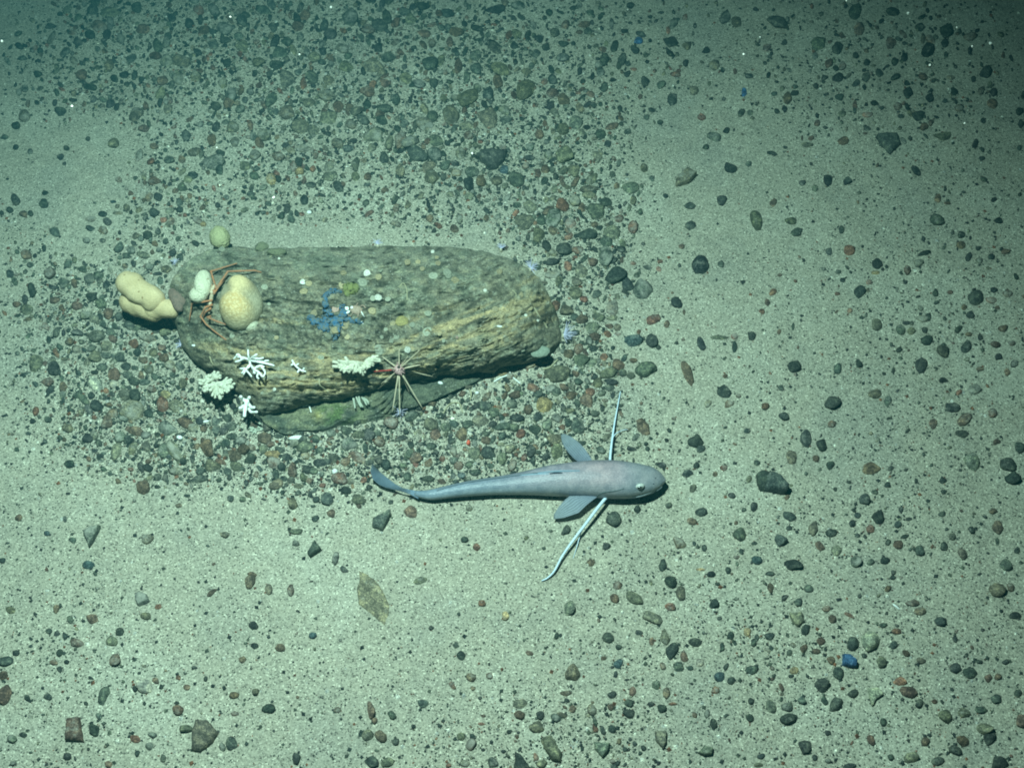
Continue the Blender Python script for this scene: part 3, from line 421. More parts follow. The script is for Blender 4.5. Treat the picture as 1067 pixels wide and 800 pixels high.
def stone_verts(x, y, w, h, ang, shape, seed, sub, flat=None):
    """one stone half sunk in the sand; plan follows the outline seen in the photo"""
    r = np.random.default_rng(seed)
    v = ICO[sub][0].copy(); f = ICO[sub][1]
    # lumpy
    for _ in range(5):
        d = r.normal(size=3); d /= np.linalg.norm(d)
        v = v * (1 + 0.10 * r.uniform(-1, 1) * np.sin(3.2 * (v @ d) + r.uniform(0, 6)))[:, None]
    ncut = 12 if shape == 'a' else 5 if shape == 'r' else 9
    lo, hi = (0.55, 0.82) if shape == 'a' else (0.78, 0.95) if shape == 'r' else (0.60, 0.88)
    for _ in range(ncut):
        n = r.normal(size=3); n[2] *= 0.7; n /= np.linalg.norm(n)
        k = r.uniform(lo, hi); d = v @ n - k
        v = v - np.where(d > 0, d * 0.92, 0)[:, None] * n
    if sub >= 2: v = v * (1 + 0.26 * (fbm(v[:, 0] * 3.1 + seed % 97, v[:, 1] * 3.1 + v[:, 2] * 2.3, 4) - .5))[:, None]
    mx = v[:, :2].max(0); mn = v[:, :2].min(0)
    v[:, :2] = (v[:, :2] - (mx + mn) / 2) / ((mx - mn) / 2)
    v[:, 2] /= max(v[:, 2].max(), .3)
    a = R(ang); c_, s_ = math.cos(a), math.sin(a)
    px = x + (v[:, 0] * w / 2) * c_ - (v[:, 1] * h / 2) * s_
    py = y + (v[:, 0] * w / 2) * s_ + (v[:, 1] * h / 2) * c_
    g = at(px, py, 0.0)
    cen = at(np.array(x), np.array(y), 0.0)
    size = min(w, h) * 0.00098
    hz = size * (flat if flat is not None else r.uniform(0.26, 0.46))
    z = v[:, 2] * hz
    tl = r.normal(size=2) * 0.30; z = np.where(z < 0, z * 0.6, z) + hz * (r.uniform(-0.22, 0.15) + v[:, 0] * tl[0] + v[:, 1] * tl[1])
    g[:, 2] = z
    # the top leans toward the camera ray: shift so the seen outline keeps its place
    k = ray(np.array(x), np.array(y)); g[:, 1] -= hz * 0.25 * k[1] / -k[2]
    gz = float(ground_z(cen[0], cen[1]))
    g[:, 2] += gz
    base = np.array([cen[0], cen[1], gz])
    return g - base, f, base

def stone_color(c, seed):
    r = np.random.default_rng(seed + 999)
    b = np.array(PAL[c][0]); b = (b * .88 + .12 * b.mean()) * r.uniform(0.75, 1.35) * (1 + r.uniform(-.06, .06, 3))
    return np.array([*b, r.uniform(0.2, 0.78) if c != 'k' else r.uniform(0, .6)])

pool = []
for k, s_ in enumerate(keep): pool.append((s_[2] * s_[3], s_, 3000 + k))
pool.sort(key=lambda t: -t[0])
N_THINGS = 280
NAMEOF = {}
def shape_word(s_):
    x, y, w, h, a, c, sh = s_
    ar = max(w, h) / min(w, h)
    if ar > 1.7: return 'elongated'
    return {'a': 'angular', 'r': 'rounded'}.get(sh, 'blocky' if ar < 1.2 else 'irregular')
cand = []
for area, s_, seed in pool[:N_THINGS]:
    x, y, w, h, a, c, sh = s_
    m = math.sqrt(w * h)
    size = 'large' if m > 17.5 else 'medium' if m > 13 else 'small'
    cand.append([s_, seed, size, f"{size} {PAL[c][1]} {shape_word(s_)} {'stone' if m > 13 else 'pebble'}", where(x, y)])
from collections import defaultdict
grp = defaultdict(list)
for cd in cand: grp[(cd[3], cd[4])].append(cd)
labels = {}
for (d, wh), lst in grp.items():
    if len(lst) == 1: labels[lst[0][1]] = f'{d} {wh}'; continue
    xs = [q[0][0] for q in lst]; ys = [q[0][1] for q in lst]
    hor = max(xs) - min(xs) >= max(ys) - min(ys)
    lst = sorted(lst, key=lambda q: q[0][0] if hor else q[0][1])
    names = (['left one', 'right one'] if hor else ['upper one', 'lower one']) if len(lst) == 2 else \
            [('leftmost' if hor else 'uppermost')] + [f'{o} from {"left" if hor else "top"}' for o in ('second', 'third', 'fourth', 'fifth', 'sixth')[:len(lst) - 2]] + [('rightmost' if hor else 'lowest')]
    cnt = {2: 'two', 3: 'three', 4: 'four', 5: 'five'}.get(len(lst), 'several')
    for q, nm in zip(lst, names): labels[q[1]] = f'{d}, {nm} of {cnt} {wh}'
for sd, lb in list(labels.items()):
    if len(lb.split()) > 16:
        for wd in ('rounded ', 'irregular ', 'blocky ', 'just ', 'medium ', 'small '):
            if len(lb.split()) > 16: lb = lb.replace(wd, '', 1)
        labels[sd] = lb
SPECIAL = [((641,286),'jet-black angular stone right of the boulder, among grey cobbles'),((730,274),'white-spotted black rounded stone on open sand right of the boulder'),
 ((657,357),'blue-grey oval stone lying right of the boulder'),((716,391),'long brown stone lying steeply on sand right of the boulder'),((639,541),'round dark grey stone on sand just below the fish'),
 ((8,724),'pale brown ringed oval stone at the left edge of the photo'),((906,669),'large pale grey round stone right above the bright blue stone'),((221,170),'big dark grey oval stone at upper left with speckled top'),((665,42),'small dull blue chip near the top edge')]
for seed_s in cand:
    for (sx, sy), lb in SPECIAL:
        if abs(seed_s[0][0] - sx) < 4 and abs(seed_s[0][1] - sy) < 4: labels[seed_s[1]] = lb
for s_, seed, size, d, wh in cand:
    x, y, w, h, a, c, sh = s_
    v, f, base = stone_verts(x, y, w, h, a, sh, seed, 3 if size != 'small' else 2)
    big = math.sqrt(w * h) > 13
    nm = 'stone' if big else 'pebble'
    me = mesh(nm, v, f); set_col(me, stone_color(c, seed))
    o = link(nm, me, mat=M_STONE); o.location = base
    tag(o, labels[seed], nm, 'stones scattered on the sea floor')

def poly_stone(pl, c, hh, seed):
    r = np.random.default_rng(seed)
    pts = []
    n = len(pl)
    for i_ in range(n):
        a, b = np.array(pl[i_], float), np.array(pl[(i_ + 1) % n], float)
        L = max(2, int(np.linalg.norm(b - a) / 2.2))
        for k in range(L): pts.append(a + (b - a) * k / L + r.normal(size=2) * 0.25)
    pts = np.array(pts); cen = pts.mean(0)
    cw = at(*cen); gz = float(ground_z(cw[0], cw[1]))
    rings = [(1.03, -0.5), (1.0, 0.25), (0.93, 0.75), (0.78, 0.96), (0.5, 1.04), (0.2, 1.0)]
    V_ = []
    tilt = r.normal(size=2) * 0.18
    for s, z in rings:
        p = cen + (pts - cen) * s
        g = at(p[:, 0], p[:, 1], 0.0) - cw
        rel = (p - cen) / 12
        g[:, 2] = hh * (z + (rel @ tilt) * (z > 0.5) + (z > .5) * 0.22 * (fbm(p[:, 0] / 5 + seed, p[:, 1] / 5, 2) - .5))
        V_.append(g)
    m_ = len(pts); V_.append(np.array([[0, 0, hh]])); V_ = np.vstack(V_)
    F_ = []
    for k in range(len(rings) - 1):
        for i_ in range(m_):
            j = (i_ + 1) % m_
            F_.append((k * m_ + i_, k * m_ + j, (k + 1) * m_ + j, (k + 1) * m_ + i_))
    k = len(rings) - 1
    for i_ in range(m_): F_.append((k * m_ + i_, k * m_ + (i_ + 1) % m_, len(V_) - 1))
    sc_ = stone_color(c, seed); sc_ = np.array([.185, .165, .115, .5]) if hh < .003 else sc_
    me = mesh_list('stone', V_, F_); set_col(me, sc_)
    me.validate()
    return me, (cw[0], cw[1], gz)
for k, (pl, c, hh, lab) in enumerate(polys):
    me, loc = poly_stone(pl, c, hh, 70 + k)
    o = link('stone', me, mat=M_STONE); o.location = loc
    tag(o, lab, 'stone', 'stones scattered on the sea floor')

# all smaller stones past the 300 largest: one mass of gravel
gv, gf, gc, off = [], [], [], 0
def add_g(v, f, base, col):
    global off
    gv.append(v + base); gf.append(f + off); gc.append(np.tile(col, (len(v), 1))); off += len(v)
CELL = 12
occ = defaultdict(list)
def put_occ(x, y, r): occ[(int(x // CELL), int(y // CELL))].append((x, y, r))
def free(x, y, r, k=0.75):
    cx, cy = int(x // CELL), int(y // CELL)
    for i_ in range(cx - 2, cx + 3):
        for j in range(cy - 2, cy + 3):
            for a in occ.get((i_, j), ()):
                if (a[0] - x) ** 2 + (a[1] - y) ** 2 < (k * (r + a[2])) ** 2: return False
    return True
for area, s_, seed in pool: put_occ(s_[0], s_[1], math.sqrt(s_[2] * s_[3]) / 2)
for pl, *_ in polys:
    cx, cy = polyc(pl); put_occ(cx, cy, 8)
for area, s_, seed in pool[N_THINGS:]:
    v, f, base = stone_verts(*s_[:5], s_[6], seed, 2)
    add_g(v, f, base, stone_color(s_[5], seed))
# scatter: sizes 4..12 px where the gravel is dense, also a little beyond the frame
n_try = 70000
X = rng.uniform(-220, 1290, n_try); Y = rng.uniform(-110, 900, n_try)
D = density(X, Y) * (0.35 + 1.3 * fbm(X / 42, Y / 42 + 7, 3))
U = rng.random(n_try); SZ = 3.0 + (2.2 + 4.5 * np.clip(D, 0, 1)) * rng.pareto(2.8, n_try); SZ = np.minimum(SZ, 5 + 9 * np.clip(D, 0, 1))
inb = in_poly(X, Y, BOULDER_PX); inf = in_poly(X, Y, [(a, b + 2) for a, b in FISH_PX])
lg = in_poly(X, Y, LEDGE_PX)
cols = 'kkkkkggggggoooobbbbGGrkggo'
nadd = 0
for k in range(n_try):
    if U[k] > D[k] ** 1.4 * 1.15 or inb[k] or inf[k]: continue
    if lg[k] and rng.random() < 0.7 and Y[k] < 440: continue
    x, y, r_ = X[k], Y[k], SZ[k] / 2
    if D[k] < 0.25: r_ *= 0.66
    if not free(x, y, r_, 0.72): continue
    put_occ(x, y, r_)
    v, f, base = stone_verts(x, y, 2 * r_ * rng.uniform(.85, 1.5), 2 * r_ * rng.uniform(.6, 1.05), rng.uniform(0, 180), 'r' if rng.random() < .25 else '', 90000 + k, 2 if r_ > 2.6 else 1)
    c = cols[int(rng.random() * len(cols))]
    if rng.random() < 0.30 and r_ < 2.6: c = 'k'
    add_g(v, f, base, stone_color(c, 90000 + k)); nadd += 1
print('gravel stones', nadd)
me = mesh('gravel', np.vstack(gv), np.vstack(gf)); set_col(me, np.vstack(gc))
tag(link('gravel', me, mat=M_STONE), 'mass of small dark and rusty pebbles strewn over the sand', 'gravel', kind='stuff')

# coarse dark grains, 1..3.5 px
n_try = 520000
X = rng.uniform(-220, 1290, n_try); Y = rng.uniform(-110, 900, n_try)
D = (0.030 + 1.45 * density(X, Y) ** 1.25) * (0.15 + 1.7 * fbm(X / 26 + 90, Y / 26, 4) ** 1.6)
ok = (rng.random(n_try) < D * 1.05) & ~in_poly(X, Y, BOULDER_PX)
X, Y = X[ok], Y[ok]; n = len(X)
oct_v = np.array([(1,0,0),(-1,0,0),(0,1,0),(0,-1,0),(0,0,1),(0,0,-1)], float)
oct_f = np.array([(0,2,4),(2,1,4),(1,3,4),(3,0,4),(2,0,5),(1,2,5),(3,1,5),(0,3,5)])
P = at(X, Y, 0.0); P[:, 2] = ground_z(P[:, 0], P[:, 1])
S = 0.00098 * (0.50 + 0.65 * rng.pareto(3.0, n)); S = np.minimum(S, 0.0024)
A = rng.uniform(0, 6.28, n)
vv = oct_v[None] * (rng.uniform(.7, 1.3, (n, 6, 1))) * S[:, None, None]
vv[..., 2] *= 0.62
ca, sa = np.cos(A)[:, None], np.sin(A)[:, None]
vv = np.stack([vv[..., 0] * ca - vv[..., 1] * sa, vv[..., 0] * sa + vv[..., 1] * ca, vv[..., 2]], -1) + P[:, None]
ff = oct_f[None] + (np.arange(n) * 6)[:, None, None]
gc_ = np.array([(.028,.036,.034)] * 11 + [(.06,.07,.055)] * 4 + [(.13,.06,.035)] * 2 + [(.5,.5,.45)] * 2)[rng.integers(0, 19, n)]
gc_ = np.repeat(np.hstack([gc_, np.zeros((n, 1))]), 6, 0)
me = mesh('sand_grains', vv.reshape(-1, 3), ff.reshape(-1, 3), False); set_col(me, gc_)
tag(link('dark_grains', me, mat=M_STONE), 'fine dark grit speckled over the pale sand', 'grit', kind='stuff')
print('grains', n)
# ------------------------------------------------------------------ the boulder
def resample(pl, n):
    p = np.array(pl, float); p = np.vstack([p, p[:1]])
    d = np.r_[0, np.cumsum(np.linalg.norm(np.diff(p, axis=0), axis=1))]
    t = np.linspace(0, d[-1], n, endpoint=False)
    return np.stack([np.interp(t, d, p[:, 0]), np.interp(t, d, p[:, 1])], -1)
def smooth_ring(p, k=2):
    for _ in range(k): p = 0.5 * p + 0.25 * (np.roll(p, 1, 0) + np.roll(p, -1, 0))
    return p
def fol(px, py):      # the foliation coordinate: layers run along the rock and rise toward the right
    return py + 0.30 * np.maximum(0, px - 400) + 0.0004 * (px - 380) ** 2 + 5 * (fbm(px / 60, py / 60, 3) - 0.5)
def rock_relief(px, py):
    f_ = fol(px, py)
    lay = fbm(px / 70, f_ / 8.5, 4)
    lay2 = fbm(px / 26 + 9, f_ / 3.2, 4)
    crk = np.abs(fbm(px / 85 + 3, f_ / 11 + 8, 3) - 0.5)
    rel = (lay - 0.5) * 0.0055 + (lay2 - 0.5) * 0.0016 + (fbm(px / 7, py / 6, 4) - 0.5) * 0.0042 + (fbm(px / 45, py / 30, 3) - .5) * 0.010
    rel += 0.0040 * (np.abs(fbm(px / 13 + 50, py / 9, 4) - .5) * -2 + .3)
    h_ = fbm(px / 44 + 2, f_ / 13 + 4, 4) * 9; fr = h_ - np.floor(h_)
    rel += ((np.floor(h_) + smooth(.0, .30, fr)) / 9 - .5) * 0.0095
    rel -= 0.0024 * smooth(.60, .70, fbm(px / 5.5 + 20, py / 4.5, 3))
    rel -= 0.0026 * np.exp(-(crk / 0.010) ** 2)
    return rel
def rock_color(px, py):
    f_ = fol(px, py)
    base = np.array([.150, .145, .106]); mid = np.array([.275, .250, .178]); och = np.array([.460, .360, .200]); grey = np.array([.205, .200, .155])
    t = fbm(px / 34, f_ / 9, 4)[:, None]; t2 = fbm(px / 9, py / 8, 4)[:, None]
    col = base + (mid - base) * smooth(.3, .7, 0.5 * t + 0.5 * t2)
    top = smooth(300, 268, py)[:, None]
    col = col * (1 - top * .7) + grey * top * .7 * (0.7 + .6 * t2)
    def band(c, w, x0, x1, a):
        return a * np.exp(-((f_ - c) / w) ** 2) * smooth(x0 - 25, x0 + 25, px) * smooth(x1 + 25, x1 - 25, px)
    nb = smooth(.36, .60, fbm(px / 26 + 5, f_ / 4.5, 4))
    o_ = band(392, 15, 255, 470, .75) + band(372, 7, 210, 400, .8) + band(386, 22, 395, 590, .75) + band(362, 6, 420, 560, .8) + band(335, 4, 290, 330, .7) + band(345, 3.5, 440, 560, .9) + band(344, 6, 415, 470, .45) + band(405, 8, 260, 420, .6) + band(338, 2.5, 265, 330, .8)
    o_ = np.clip(o_ * 1.15, 0, 1)[:, None] * nb[:, None]
    col = col * (1 - o_ * .85) + och * o_ * .85 * (0.75 + .5 * t2)
    pep = (smooth(225, 260, px) * smooth(470, 420, px) * smooth(292, 305, py) * smooth(372, 355, py))[:, None]
    sp = smooth(.50, .62, fbm(px / 2.2, py / 2.2, 3))[:, None]; sp2 = smooth(.58, .68, fbm(px / 2.5 + 40, py / 2.5, 2))[:, None]
    col = col * (1 - .55 * pep * sp); col = col * (1 - pep * sp2 * .5) + np.array([.26, .25, .19]) * pep * sp2 * .5
    gn = smooth(.58, .72, fbm(px / 22 + 70, py / 16 + 20, 4))[:, None]
    col = col * (1 - gn * .35) + np.array([.17, .20, .15]) * gn * .35
    pale = smooth(.60, .72, fbm(px / 6 + 11, py / 5 + 60, 3))[:, None]
    col = col * (1 - pale * .5) + np.array([.30, .31, .24]) * pale * .5
    dk = smooth(.56, .70, fbm(px / 12 + 31, f_ / 4 + 60, 4))[:, None]; col = col * (1 - dk * .55)
    return np.hstack([np.clip(col, .01, .8), np.ones((len(px), 1))])

def build_block(pl, name, parent, peak, zfun, skirt, n=520, m=96, relief=rock_relief, color=rock_color, power=2.4):
    ring = smooth_ring(resample(pl, n), 2)
    jag = (fbm(np.arange(n) / 4.0, np.zeros(n) + 3, 3) - 0.5)
    cen = np.array([(ring[:, 0].max() + ring[:, 0].min()) / 2, (ring[:, 1].max() + ring[:, 1].min()) / 2])
    nrm = ring - cen; nrm /= np.linalg.norm(nrm, axis=1)[:, None]
    ring = ring + nrm * jag[:, None] * 3.0
    # inner spine: shrink toward a horizontal segment, not a point
    L = (ring[:, 0].max() - ring[:, 0].min()) / 2 * 0.55
    core = np.stack([np.clip(ring[:, 0], cen[0] - L, cen[0] + L), np.full(n, 0.0)], -1)
    core[:, 1] = cen[1] + (ring[:, 1] - cen[1]) * 0.0
    zb = zfun(ring[:, 0], ring[:, 1])
    V_ = []; PX = []
    s = np.linspace(0, 1, m)[::-1] ** 0.8
    for t in s:                                   # t=1 on the rim, 0 on the spine
        p = core + (ring - core) * t
        z = zb + (peak(p[:, 0], p[:, 1]) - zb) * (1 - t ** power) ** 0.62
        fade = smooth(1.0, 0.93, np.full(n, t))
        z = z + relief(p[:, 0], p[:, 1]) * (0.35 + 0.65 * fade)
        g = at(p[:, 0], p[:, 1], z); V_.append(g); PX.append(p)
    rim = V_[0]
    wc = rim.mean(0); out = rim - wc; out[:, 2] = 0; out /= np.linalg.norm(out, axis=1)[:, None]
    sk = skirt(ring[:, 0], ring[:, 1], out)
    low = []
    for k, (a, b) in enumerate([(0.25, 0.72), (0.6, 0.4), (0.9, 0.1), (1.0, -0.6)]):
        q = rim + out * (sk * a)[:, None] + (fbm(ring[:, 0] / 6 + k, ring[:, 1] / 6, 3) - .5)[:, None] * 0.004 * out
        q[:, 2] = rim[:, 2] * b if b > 0 else -0.012
        low.append(q)
    allr = low[::-1] + V_; px = [ring] * 4 + PX
    V_ = np.vstack(allr); PX = np.vstack(px)
    K = len(allr)
    i_ = np.arange(n); j = (i_ + 1) % n
    F_ = np.concatenate([np.stack([k * n + i_, k * n + j, (k + 1) * n + j, (k + 1) * n + i_], -1) for k in range(K - 1)])
    me = mesh(name, V_, F_)
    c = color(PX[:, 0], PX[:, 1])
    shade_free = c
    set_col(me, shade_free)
    me.materials.append(M_ROCK)
    o = link(name, me, parent)
    return o, V_, F_

boulder = thing('boulder', (0, 0, 0), 'big low greenish-brown layered boulder covered in sponges, corals and shells', 'boulder')
def zrim(x, y):
    up = smooth(345, 285, y)
    z = 0.005 + 0.037 * up
    z = z + 0.003 * smooth(260, 300, x) * smooth(430, 380, x) * smooth(390, 410, y)
    z = z - 0.003 * smooth(420, 480, x) * smooth(340, 385, y)
    return z
def zpeak(x, y): return 0.058 - 0.018 * np.abs((x - 370) / 210) ** 2 + 0.006 * smooth(330, 300, y)
def skirt(x, y, out):
    back = np.clip(out[:, 1], 0, 1)
    over = smooth(395, 408, y) * smooth(450, 400, x)
    left = smooth(230, 195, x) * smooth(320, 345, y)
    return 0.016 * back + 0.003 - 0.013 * over - 0.016 * left + 0.002 * smooth(480, 520, x) * smooth(340, 365, y)
bo, bV, bF = build_block(BOULDER_PX, 'main_block', boulder, zpeak, zrim, skirt)
bo['label'] = 'upper block of layered rock with ochre bands'

def lrel(px, py):
    r_ = (fbm(px / 18, py / 12, 4) - .5) * 0.010 + (fbm(px / 5, py / 4, 3) - .5) * 0.003
    rip = np.exp(-((px - 405) / 26) ** 2 - ((py - 419) / 14) ** 2)
    r_ += rip * 0.0022 * np.sin((px * 0.8 + (py - 410) * 0.9 + 0.02 * (px - 400) ** 2) * 0.95)
    return r_
def lcol(px, py):
    t = fbm(px / 14, py / 10, 4)[:, None]
    a = np.array([.085, .098, .078]); b = np.array([.205, .205, .135]); g = np.array([.095, .150, .050])
    c = a + (b - a) * smooth(.35, .65, t) * (smooth(430, 360, px)[:, None] * .8 + .25)
    gg = (np.exp(-((px - 350) / 22) ** 2 - ((py - 430) / 13) ** 2) * smooth(.35, .6, fbm(px / 9 + 6, py / 7, 3)))[:, None]
    yy = (np.exp(-((px - 331) / 5) ** 2 - ((py - 433) / 5) ** 2))[:, None]
    c = c * (1 - gg * .8) + g * gg * .8; c = c * (1 - yy * .7) + np.array([.34, .30, .12]) * yy * .7
    return np.hstack([c, np.ones((len(px), 1))])
lo_, lV, lF = build_block(LEDGE_PX, 'lower_ledge', boulder, lambda x, y: 0.010 - 0.004 * smooth(400, 500, x), lambda x, y: 0.0065 - 0.0045 * smooth(340, 430, x),
           lambda x, y, out: 0.004 - 0.010 * smooth(345, 320, x) * (y > 430), n=360, m=40, relief=lrel, color=lcol, power=3.5)
lo_['label'] = 'flat mossy green shelf under the crack'

tri = lambda F_: np.vstack([F_[:, [0, 1, 2]], F_[:, [0, 2, 3]]]).tolist()
BV = BVHTree.FromPolygons([Vector(p) for p in bV] + [Vector(p) for p in lV], tri(bF) + (np.array(tri(lF)) + len(bV)).tolist())
def hit(x, y, lift=0.0, along=False):
    """the place on the boulder, or else the floor, seen at a photo pixel"""
    d = Vector(ray(x, y)).normalized(); o = Vector((0, 0, CAM_H))
    loc, nrm, _, _ = BV.ray_cast(o, d)
    if loc is None or loc.z < 0:
        p = at(x, y, 0.0); p = at(x, y, float(ground_z(p[0], p[1])))
        loc, nrm = Vector(p), Vector((0, 0, 1))
    if nrm.z < 0 and nrm.dot(d) > 0: nrm = -nrm
    if along: return loc - d * (lift / max(.3, -d.z)), nrm
    return loc + nrm * lift, nrm

# ------------------------------------------------------------------ tubes and lumps
def tube_mesh(name, pts, rad, seg=7, cap=True, wob=0.0, seed=0):
    pts = np.array([tuple(p) for p in pts], float); rad = np.array(rad, float) * np.ones(len(pts))
    t = np.gradient(pts, axis=0); t /= np.linalg.norm(t, axis=1)[:, None] + 1e-12
    up = np.array([0, 0, 1.0]); V_ = []
    ref = np.cross(t[0], up); ref = ref if np.linalg.norm(ref) > .1 else np.cross(t[0], [1, 0, 0])
    ref /= np.linalg.norm(ref)
    a = np.linspace(0, 2 * np.pi, seg, endpoint=False); r_ = np.random.default_rng(seed)
    for p, tt, rr in zip(pts, t, rad):
        ref = ref - tt * (ref @ tt); ref /= np.linalg.norm(ref) + 1e-12
        b = np.cross(tt, ref)
        k = rr * (1 + wob * r_.uniform(-1, 1, seg))
        V_.append(p + (np.cos(a) * k)[:, None] * ref + (np.sin(a) * k)[:, None] * b)
    V_ = np.vstack(V_); n = len(pts); F_ = []
    for k in range(n - 1):
        for i_ in range(seg):
            j = (i_ + 1) % seg; F_.append((k * seg + i_, k * seg + j, (k + 1) * seg + j, (k + 1) * seg + i_))
    if cap:
        V_ = np.vstack([V_, pts[0] - t[0] * rad[0] * .6, pts[-1] + t[-1] * rad[-1] * .8]); c0, c1 = len(V_) - 2, len(V_) - 1
        for i_ in range(seg):
            j = (i_ + 1) % seg
            F_.append((j, i_, c0)); F_.append(((n - 1) * seg + i_, (n - 1) * seg + j, c1))
    return mesh_list(name, V_, F_)
def curve(pts, k=6):
    """Catmull-Rom through the points"""
    P = [Vector(p) for p in pts]
    if len(P) < 3: return [P[0].lerp(P[-1], i_ / k) for i_ in range(k + 1)]
    P = [2 * P[0] - P[1]] + P + [2 * P[-1] - P[-2]]; out = []
    for i_ in range(1, len(P) - 2):
        for s in range(k):
            t = s / k; a, b, c, d = P[i_ - 1], P[i_], P[i_ + 1], P[i_ + 2]
            out.append(0.5 * ((2 * b) + (c - a) * t + (2 * a - 5 * b + 4 * c - d) * t * t + (3 * b - a - 3 * c + d) * t ** 3))
    out.append(P[-2]); return out
def lump(name, cx, cy, w, h, ang, thick, z, parent, mat, seed, sub=4, rough=0.08, freq=3.0, fine=0.0, shape=None):
    """a rounded body whose outline in the photo is w x h pixels round (cx, cy); z is the height of its centre"""
    v = ICO[sub][0].copy(); f = ICO[sub][1]; r_ = np.random.default_rng(seed)
    k = 1.0
    for q in range(6):
        d = r_.normal(size=3); d /= np.linalg.norm(d)
        k = k + rough * np.sin(freq * (v @ d) + r_.uniform(0, 6)) / (1 + q * .4)
    if fine:
        k = k + fine * (fbm(v[:, 0] * 7 + seed, v[:, 1] * 7 + v[:, 2] * 5, 4) - .5)
    v = v * np.asarray(k)[:, None] if np.ndim(k) else v * k
    if shape: v = shape(v)
    a = R(ang); c_, s_ = math.cos(a), math.sin(a)
    cc = at(np.array(cx), np.array(cy), z)
    px = cx + v[:, 0] * w / 2 * c_ - v[:, 1] * h / 2 * s_; py = cy + v[:, 0] * w / 2 * s_ + v[:, 1] * h / 2 * c_
    g = at(px, py, z); g[:, 2] = z + v[:, 2] * thick
    me = mesh(name, g - cc, f)
    o = link(name, me, parent, mat)
    if parent: o.location = Vector(cc) - parent.location
    else: o.location = cc
    return o

# ------------------------------------------------------------------ sponges
M_SPONGE = make_plain('sponge_buff', (.60, .47, .28), (.48, .37, .21), 55, .9, .5, .0012, sss=.15, spec=.1)
M_SPONGE_W = make_plain('sponge_cream', (.60, .59, .44), (.48, .46, .34), 380, .95, .8, .0012, spec=.1)
M_SPONGE_Y = make_plain('sponge_yellow', (.44, .43, .24), (.34, .33, .19), 420, .95, .9, .0016, spec=.1)
M_BLUE = make_plain('sponge_blue', (.045, .140, .26), (.12, .14, .13), 420, .95, .9, .0012, spec=.1, contrast=(.42, .60))
M_GREEN = make_plain('sponge_green', (.22, .23, .075), (.15, .165, .08), 400, .95, .9, .0015, spec=.1)
M_OCHRE = make_plain('sponge_ochre', (.38, .32, .13), (.22, .19, .09), 500, .95, .9, .0015, spec=.1)
M_PURPLE = make_plain('sponge_purple', (.22, .15, .12), (.14, .11, .09), 350, .9, .6, .0012, spec=.1)

sp = thing('lobed_sponge', at(165, 322, .02), 'buff two-lobed finger sponge sticking out from the left end of the boulder', 'sponge')
def capsule(name, p0, p1, r0, r1, parent, mat, seed, seg=28, rough=.11):
    p0, p1 = Vector(p0), Vector(p1); n = 26; pts = []; rad = []
    for k in range(n + 1):
        t = k / n; u = 2 * t - 1
        L = (p1 - p0).length
        e = (r0 + (r1 - r0) * t)
        capf = min(1, math.sqrt(max(0, 1 - max(0, (abs(u) * L / 2 - (L / 2 - e)) / e) ** 2)))
        pts.append(p0.lerp(p1, t)); rad.append(max(e * capf, 1e-4))
    me = tube_mesh(name, pts, rad, seg)
    co = np.zeros(len(me.vertices) * 3, np.float32); me.vertices.foreach_get('co', co); co = co.reshape(-1, 3)
    c = np.array([tuple(p0.lerp(p1, .5))]); dirs = co - c
    nz = (fbm(co[:, 0] * 70 + seed, co[:, 1] * 70 + co[:, 2] * 60, 3) - .5)
    axis = np.array(tuple((p1 - p0).normalized())); rad_v = dirs - (dirs @ axis)[:, None] * axis
    co = co + rad_v * nz[:, None] * rough * 4
    co = co - np.array(tuple(parent.location)) if parent else co
    me.vertices.foreach_set('co', co.astype(np.float32).ravel()); me.update()
    return link(name, me, parent, mat)
capsule('lobe', at(124, 289, .040), at(169, 319, .034), .0128, .0118, sp, M_SPONGE, 3)
capsule('lobe', at(127, 310, .022), at(170, 327, .024), .0125, .0110, sp, M_SPONGE, 8)
capsule('stalk', at(150, 321, .026), at(187, 323, .030), .0110, .0088, sp, M_SPONGE, 12)

sp = thing('round_sponge', at(250, 318, .055), 'large round buff sponge with a smooth knob on top, right of the sea spider', 'sponge')
def egg(v):
    v = v.copy(); t = np.clip(v[:, 1], -1, 1)      # v[1] downwards in the photo
    v[:, 0] *= 1 - 0.14 * np.clip(-t, 0, 1) ** 2 - 0.04 * t
    return v
M_ROUND, nt_, b_ = mat_new('sponge_wrinkled')
v_ = N(nt_, 'ShaderNodeTexVoronoi'); v_.feature = 'DISTANCE_TO_EDGE'; v_.inputs['Scale'].default_value = 210
wn = N(nt_, 'ShaderNodeTexNoise'); wn.inputs['Scale'].default_value = 150; wn.inputs['Detail'].default_value = 4; nt_.links.new(geo_pos(nt_), wn.inputs['Vector'])
sc_ = N(nt_, 'ShaderNodeVectorMath', operation='SCALE'); nt_.links.new(wn.outputs['Color'], sc_.inputs[0]); sc_.inputs['Scale'].default_value = 0.012
ad = N(nt_, 'ShaderNodeVectorMath', operation='ADD'); nt_.links.new(geo_pos(nt_), ad.inputs[0]); nt_.links.new(sc_.outputs[0], ad.inputs[1]); nt_.links.new(ad.outputs[0], v_.inputs['Vector'])
at_ = N(nt_, 'ShaderNodeAttribute'); at_.attribute_name = 'col'
wr = ramp(nt_, v_.outputs['Distance'], [(0.0, (.80, .66, .48)), (0.14, (1, .98, .95)), (0.4, (1.05, 1.04, 1.02))])
wr = mix(nt_, at_.outputs['Alpha'], (1, 1, 1), wr)
gr = ramp(nt_, noise(nt_, geo_pos(nt_), 420, 4, .7), [(.3, (.80, .80, .78)), (.7, (1.15, 1.15, 1.12))])
nt_.links.new(mix(nt_, 1, mix(nt_, 1, at_.outputs['Color'], wr, 'MULTIPLY'), gr, 'MULTIPLY'), b_.inputs['Base Color'])
